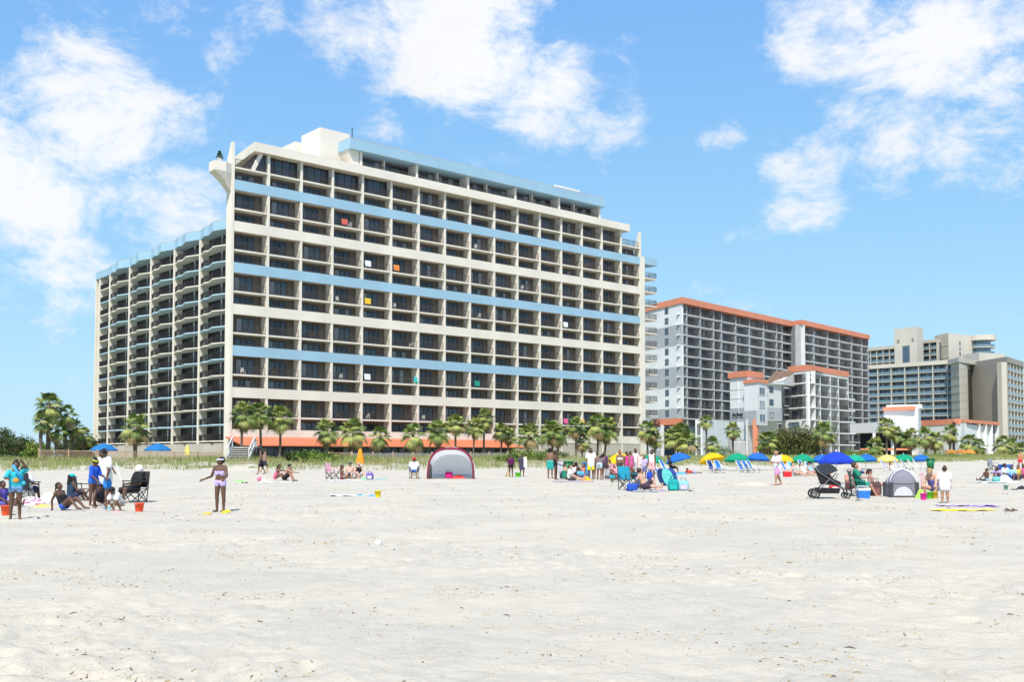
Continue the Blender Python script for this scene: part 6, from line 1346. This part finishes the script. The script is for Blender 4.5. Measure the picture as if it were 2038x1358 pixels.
# man sitting with his bags
person(1284, 976, PI * .33, 1.78, 'onebent', SKL, 'shirtless bearded man in dark shorts leaning back on a striped towel', ('short', HBRN), None, ('shorts', (.06, .04, .06)), girth=1.12, near=True, ov=dict(face=(.8, .5, 0))); camp_chair(1250, 976, .5, 'turquoise folding chair left of the bearded man', (.02, .30, .42), s=1.05); sack(1258, 979, .45, .3, .32, (.02, .08, .40), 'blue bag under the turquoise folding chair', handles=False)
towel(1290, 979, 1.5, 1.0, .1, (.08, .08, .09), 'black and white striped towel under the bearded man', (.7, .7, .72)); sack(1272, 972, .42, .32, .5, (.05, .08, .2), 'grey blue backpack behind the bearded man', 'backpack', 'bag')
for px, py, c, lb, tl2 in ((1324, 968, (.01, .03, .14), 'navy board leaning behind the teal bags', -.45), (1333, 968, (.12, .52, .50), 'aqua patterned board leaning beside the navy one', -.42), (1341, 966, (.03, .06, .28), 'dark blue board leaning at the back of the stack', -.40)):
    o = gear('body_board', lb, 'body board', px, py, .15, 'leaning boards'); mb = MB(); mb.prism([(.28 * math.cos(a) * (1 if abs(math.cos(a)) < .8 else .95), .0 + .42 + .42 * math.sin(a)) for a in [2 * PI * i / 18 for i in range(18)]], -.025, .025); mb.v = [(x + y * -tl2 * -.6, z, y) for x, y, z in mb.v]; mb.build('board', cm(c, .6, .15, 5), o, False, True)
    MB().tube([(0, -.03, .5), (.05, -.05, .35), (.1, -.03, .2)], .008, 5).build('leash', cm(BLK_), o, True, True)
sack(1340, 978, .45, .3, .48, (.01, .30, .30), 'teal tote bag beside the leaning boards', c2=(.02, .42, .4)); sack(1360, 977, .45, .3, .42, (.25, .52, .55), 'pale aqua tote bag with a pink bottle', c2=(.6, .5, .65)); flipflops(1375, 979, (.04, .03, .03), 'dark shoes lying right of the aqua bag'); heap(1318, 979, .3, .15, .05, (.28, .08, .5), 'purple sunglasses case on the striped towel', 'case', 'case'); heap(1357, 945, .9, .4, .16, (.1, .35, .65), 'blue towel bundle near the child in red')
# walker and sand mound
person(1548, 967, -1.15, 1.76, 'walk', SKT, 'bald man in a white shirt and pink shorts walking with a camera', None, ('loose', (.82, .81, .82)), ('shorts', (.75, .28, .50)), ov=dict(a=((.15, .35, -.9), (-.15, .95, .1)), a2=((.15, .35, -.9), (-.15, .95, .1)), hd=(0, .3, 1)), girth=1.08)
p = ground(1541, 964); tag(MB().box(-.08, .08, -.06, .06, -.05, .06).cap((0, -.06, 0), (0, -.16, 0), .045, .045, 10).build('camera_body', cm(BLK_, .5), None, False, True), 'black camera held by the walking man', 'camera').location = (p.x - .12, p.y - .1, p.z + 1.12)
def mound():
    p = ground(1497, 967); mb = MB(); n, m = 40, 10; vs = []
    for i in range(m + 1):
        for k in range(n): a = 2 * PI * k / n; t = i / m; r_ = (1 - t) * (1 + .12 * math.sin(3 * a) + .08 * math.sin(8 * a)); vs.append((p.x + 1.0 * r_ * math.cos(a), p.y + .6 * r_ * math.sin(a), zs(p.x, p.y) - .02 + .22 * math.sin(t * PI / 2) ** 1.3 + .02 * math.sin(9 * a + 5 * t)))
    mb.add(vs, [(i * n + k, i * n + (k + 1) % n, (i + 1) * n + (k + 1) % n, (i + 1) * n + k) for i in range(m) for k in range(n)]); tag(mb.build('sand_mound', SAND, None, True), 'low dug up mound of sand left of the walking man', 'sand mound')
mound()
cooler(1567, 950, (.62, .02, .03), (.70, .04, .05), 'red cooler box behind the walking man')
for px, py, rz, lb, sk, tp, bt, hr in ((1585, 949, .7, 'sunbather with a towel lounging by the red cooler', SKL, ('bikini', (.3, .35, .4)), ('brief', (.2, .2, .25)), ('short', HBRN)), (1602, 948, .7, 'sunbather in sunglasses and a pale top in the middle of three', SKL, ('tank', (.65, .75, .78)), ('short', (.5, .55, .6)), ('long', HBRN)), (1617, 947, .75, 'third sunbather of the row, in light blue', SKT, ('tank', (.30, .48, .65)), ('short', (.4, .1, .1)), ('short', HBRN))): person(px, py, rz, 1.68, 'lounge', sk, lb, hr, tp, bt)
for px, py, lb in ((1583, 947, 'low aqua lounge chair of the first sunbather'), (1617, 946, 'low aqua lounge chair of the third sunbather')): sling_chair(px, py, .7, lb, (.1, .42, .5))
# pushchair
def pushchair():
    o = gear('pushchair', 'black folding pushchair with a silver frame and dark hood', 'pushchair', 1655, 992, -.12); B = cm((.012, .012, .014), .6, .1); SL = cm((.16, .16, .17), .35, .03); k = 1.0
    for s in (-.24, .24):
        mb = MB(); mb.tube([(-.62, s, 1.12), (-.42, s, .84), (.42, s, .27)], .018, 8); mb.tube([(-.10, s, .62), (-.52, s, .16)], .016, 8); mb.tube([(.0, s, .55), (.18, s, .8)], .014, 8); mb.build('side_frame', SL, o, True, True)
        for x, r in ((-.55, .155), (.44, .10)):
            mb = MB(); n = 22; w = .035
            vs = [(x + rr * math.cos(2 * PI * i / n), s + y, r + rr * math.sin(2 * PI * i / n)) for (rr, y) in ((r, -w), (r, w), (r * .72, w), (r * .72, -w)) for i in range(n)]
            mb.add(vs, [(a * n + i, a * n + (i + 1) % n, ((a + 1) % 4) * n + (i + 1) % n, ((a + 1) % 4) * n + i) for a in range(4) for i in range(n)]); wh = mb.build('wheel', B, o, True, True)
            mb = MB()
            for i in range(5): a = 2 * PI * i / 5; mb.bar((x, s, r), (x + r * .74 * math.cos(a), s, r + r * .74 * math.sin(a)), .03, .03)
            mb.build('spokes', SL, wh, False, True)
        mb = MB(); mb.bar((.44, s, .10), (.42, s, .30), .035, .05); mb.build('fork', B, o, False, True)
    MB().tube([(-.62, -.24, 1.12), (-.70, -.2, 1.16), (-.70, .2, 1.16), (-.62, .24, 1.12)], .022, 8).build('handlebar', B, o, True, True)
    mb = MB(); mb.hexa([(-.30, -.21, .45), (.25, -.21, .40), (.25, .21, .40), (-.30, .21, .45), (-.34, -.22, .52), (.27, -.22, .47), (.27, .22, .47), (-.34, .22, .52)]); mb.build('seat', B, o, False, True)
    mb = MB(); mb.prism([(-.32, .46), (.20, .44), (.26, .53), (.04, .62), (-.26, .98), (-.48, .93)], -.2, .2); mb.v = [(x, -z, y) for x, y, z in mb.v]; mb.build('seat_back', cm((.02, .02, .023), .85), o, False, True)
    mb = MB(); n = 9; vs = []
    for i in range(n + 1):
        a = R(150) - R(125) * i / n
        for y, f in ((-.24, .93), (-.12, 1.0), (.12, 1.0), (.24, .93)): vs.append((-.18 + .40 * f * math.cos(a), y, .74 + .38 * f * math.sin(a)))
    mb.add(vs, [(i * 4 + j, i * 4 + j + 1, i * 4 + j + 5, i * 4 + j + 4) for i in range(n) for j in range(3)]); hd_ = mb.build('hood', cm((.035, .04, .05), .8, .1), o, True, True)
    for s in (0, 3): mb = MB(); mb.add([vs[i * 4 + s] for i in range(n + 1)] + [(-.18, -.24 if s == 0 else .24, .74)], [(i, i + 1, n + 1) for i in range(n)]); mb.build('hood_side', cm((.035, .04, .05), .8, .1), hd_, False, True)
    MB().hexa([(-.48, -.2, .16), (.2, -.2, .16), (.2, .2, .16), (-.48, .2, .16), (-.5, -.22, .34), (.24, -.22, .32), (.24, .22, .32), (-.5, .22, .34)]).build('basket', cm((.02, .02, .022), .9), o, local=True)
    o.scale = (1.12, 1.12, 1.12)
pushchair()
sack(1660, 978, .4, .3, .3, (.6, .05, .06), 'red and white bag behind the pushchair', c2=(.7, .7, .7))
person(1690, 978, .5, 1.66, 'sit', SKM, 'person in a broad grey sun hat behind the pushchair', ('short', HBLK), ('tee', (.5, .25, .2)), ('shorts', (.2, .1, .1)), hat=('brim', (.30, .28, .27)), near=True)
person(1710, 988, PI * .42, 1.68, 'chair', SKT, 'woman in a green floral wrap sitting with her legs to the side', ('bun', HBRN), ('loose', (.02, .22, .15), (.5, .6, .5)), ('shorts', (.02, .26, .20)), near=True, ov=dict(l=((.12, 1, -.15), (.03, .45, -.9)), a=((.2, .5, -.85), (-.2, .9, .0)))); camp_chair(1708, 988, PI * .42, 'low folding chair under the woman in the green wrap', (.02, .2, .16), s=.9)
cooler(1718, 992, (.03, .18, .55), (.75, .76, .78), 'blue cooler with a white lid under the woman in the green wrap', .42, .3, .36); flipflops(1710, 998, (.42, .36, .3), 'tan flip flops in front of the blue cooler')
person(1735, 974, PI * .45, 1.68, 'legsout', SKT, 'woman in a black and yellow cap sitting with legs stretched out', ('tail', HBRN), ('tank', (.5, .3, .32)), ('short', (.4, .3, .3)), hat=('cap', (.03, .025, .02)), near=True, ov=dict(s=(0, -.15, 1), l=((.1, .95, .3), (.03, .9, -.3)))); towel(1752, 980, 1.6, .9, .1, (.25, .5, .62), 'blue edged towel under the woman in the cap', (.65, .7, .72))
sack(1742, 988, .42, .32, .5, (.10, .05, .05), 'dark patterned backpack right of the blue cooler', 'backpack', 'bag', c2=(.25, .12, .1))
# baby dome
def dome():
    o = gear('baby_tent', 'grey baby dome with a pale mesh canopy', 'baby tent', 1793, 990, -.1); G, LM, DK = cm((.20, .20, .22), .8, .08), cm((.55, .55, .60), .8, .06), cm((.055, .055, .065), .7)
    w, d = .42, .38
    for x, y in ((-w, -d), (w, -d), (w, d), (-w, d)): MB().box(x - .06, x + .06, y - .05, y + .05, 0, .50).build('corner_post', DK, o, local=True)
    for (x0, x1, y0, y1) in ((-w, w, -d - .02, -d + .01), (-w, w, d - .01, d + .02), (-w - .02, -w + .01, -d, d), (w - .01, w + .02, -d, d)): MB().box(x0, x1, y0, y1, .03, .44).build('side_panel', G, o, local=True)
    mb = MB(); n = 16; vs = [(.3 * math.cos(PI * i / n) - .02, -d - .026, .06 + .30 * math.sin(PI * i / n)) for i in range(n + 1)]; mb.add(vs, [tuple(range(n + 1))]); mb.build('mesh_window', LM, o, False, True)
    mb = MB(); m = 10; vs = []
    for i in range(m + 1):
        a = PI * i / m
        for j in range(m + 1): b = PI * j / m - PI / 2; vs.append((-(w + .03) * math.cos(a), (d + .03) * math.sin(b) * (.55 + .45 * math.sin(a)), .46 + .46 * math.sin(a) * math.cos(b) ** .6 if math.cos(b) > 1e-6 else .46))
    mb.add(vs, [(i * (m + 1) + j, i * (m + 1) + j + 1, (i + 1) * (m + 1) + j + 1, (i + 1) * (m + 1) + j) for i in range(m) for j in range(m)]); mb.build('canopy', cmt((.34, .33, .38), .35), o, True, True)
    for yy, tl2 in ((-d - .03, 0), (-.05, .0)): MB().tube([(-(w + .04) * math.cos(PI * i / 14), yy * (.6 + .4 * abs(math.cos(PI * i / 14))), .46 + .49 * math.sin(PI * i / 14)) for i in range(15)], .012, 6).build('hoop', cm((.8, .8, .82), .5), o, True, True)
    o.scale = (1.08, 1.08, 1.08)
dome()
sack(1822, 990, .3, .25, .45, (.55, .5, .45), 'leopard print bag beside the baby dome', c2=(.08, .06, .05)); bucket(1838, 996, (.80, .03, .36), 'hot pink bucket full of toys by the squatting woman', .12, .24); bucket(1850, 993, (.10, .50, .02), 'green bucket behind the hot pink one', .12, .24); bucket(1860, 993, (.55, .36, .02), 'mustard yellow bucket beside the squatting woman', .12, .24); spade(1834, 990, (.8, .08, .3), 'long pink toy spade stuck upright in the sand', .85); spade(1842, 991, (.75, .6, .1), 'yellow toy rake standing in the pink bucket', .75)
heap(1832, 992, .4, .3, .28, (.35, .55, .1), 'yellow green toy pile behind the pink bucket', 'sand_toy', 'toy')
person(1860, 991, -.9, 1.74, 'crouch', SKL, 'woman with a striped headscarf squatting beside the buckets', ('short', HBLD), ('suit', (.14, .14, .4)), ('brief', (.1, .12, .35)), hat=('band', (.5, .42, .28)), near=True, ov=dict(s=(0, .35, 1))); person(1881, 1002, PI * .92, 1.24, 'stand', SKT, 'toddler in a white T-shirt and pale shorts standing with back turned', ('bun', HBRN), ('loose', (.82, .82, .83)), ('short', (.62, .68, .72)), near=True, girth=1.2)
towel(1915, 1016, 1.75, .42, -.12, (.80, .62, .05), 'yellow beach towel stretched on the sand behind the toddler', bumps=.05); towel(1925, 1009, 1.75, .4, -.12, (.20, .07, .38), 'purple and white patterned towel beside the yellow one', (.7, .68, .72), .06); flipflops(2012, 1017, (.16, .08, .06), 'brown sandals past the end of the yellow towel'); heap(1888, 1012, .14, .08, .03, (.18, .07, .03), 'brown sunglasses on the yellow towel', 'sunglasses', 'sunglasses')
# right group
for px, py, rz, h, po, sk, lb, hr, tp, bt in [(1964, 958, -1.1, 1.35, 'legsout', SKD, 'shirtless child sitting with legs forward at the edge of the far group', ('short', HBLK), None, ('shorts', (.4, .6, .65))), (1988, 957, -.9, 1.5, 'hug', SKD, 'person with dark hair bent forward under a lilac cloth', ('long', HBLK), ('tee', (.45, .35, .55)), ('shorts', (.4, .35, .5))), (2000, 955, .4, 1.6, 'sit', SKD, 'person in a white shirt sitting in front of the blue wagon', ('afro', HBLK), ('tee', WHT), ('shorts', (.6, .6, .62))), (2014, 957, -.6, 1.5, 'sit', SKD, 'child in light blue and navy sitting in the far group', ('short', HBLK), ('tee', (.3, .55, .72)), ('shorts', (.03, .08, .4))), (2027, 956, -.8, 1.55, 'sit', SKM, 'person in a yellow top sitting in the far group', ('short', HBLK), ('tank', (.8, .5, .08)), ('shorts', (.1, .08, .08))), (2037, 955, -.6, 1.55, 'sit', SKD, 'person in pink sitting at the end of the far group', ('short', HBLK), ('tee', (.7, .1, .3)), ('shorts', (.2, .1, .15))), (2031, 936, .2, 1.68, 'walk', SKT, 'woman in orange and red walking behind the far group', ('bun', HBRN), ('bikini', (.8, .2, .05)), ('short', (.75, .03, .04)))]: person(px, py, rz, h, po, sk, lb, hr, tp, bt)
towel(1985, 961, 2.2, .9, .0, (.6, .72, .75), 'pale towel under the far group', bumps=.08); sack(1983, 960, .4, .25, .28, (.15, .45, .42), 'sea green striped bag on the pale towel', handles=False); heap(1999, 959, 1.0, .5, .3, (.72, .72, .76), 'white patterned cloth heap in the far group')
o = gear('beach_wagon', 'blue folding beach wagon behind the far group', 'wagon', 2002, 940, .2); MB().hexa([(-.42, -.24, .2), (.42, -.24, .2), (.42, .24, .2), (-.42, .24, .2), (-.48, -.27, .58), (.48, -.27, .58), (.48, .27, .58), (-.48, .27, .58)]).build('tub', cm((.02, .12, .5), .8), o, local=True)
for x in (-.34, .34):
    for y in (-.25, .25): MB().tube([(x, y - .03, .1), (x, y + .03, .1)], .1, 14).build('wheel', cm(BLK_), o, True, True)
MB().tube([(.46, 0, .3), (.75, 0, .8)], .015, 6).build('handle', cm(BLK_), o, True, True)
camp_chair(1977, 938, .5, 'grey camp chair left of the blue wagon', (.25, .26, .3))
heap(1975, 977, .5, .2, .05, (.62, .4, .3), 'tan sandals far right on the sand', 'sandals', 'sandals'); bucket(2002, 976, (.15, .33, .25), 'dark green cup bucket on the sand near the far group', .1, .2); heap(2017, 976, .4, .2, .05, (.05, .05, .06), 'black shoe on the sand by the cup bucket', 'shoe', 'shoe'); heap(2034, 975, .5, .3, .14, (.03, .03, .04), 'black bag lying by the picture end of the far group', 'cloth_bag', 'bag')
finish_people()
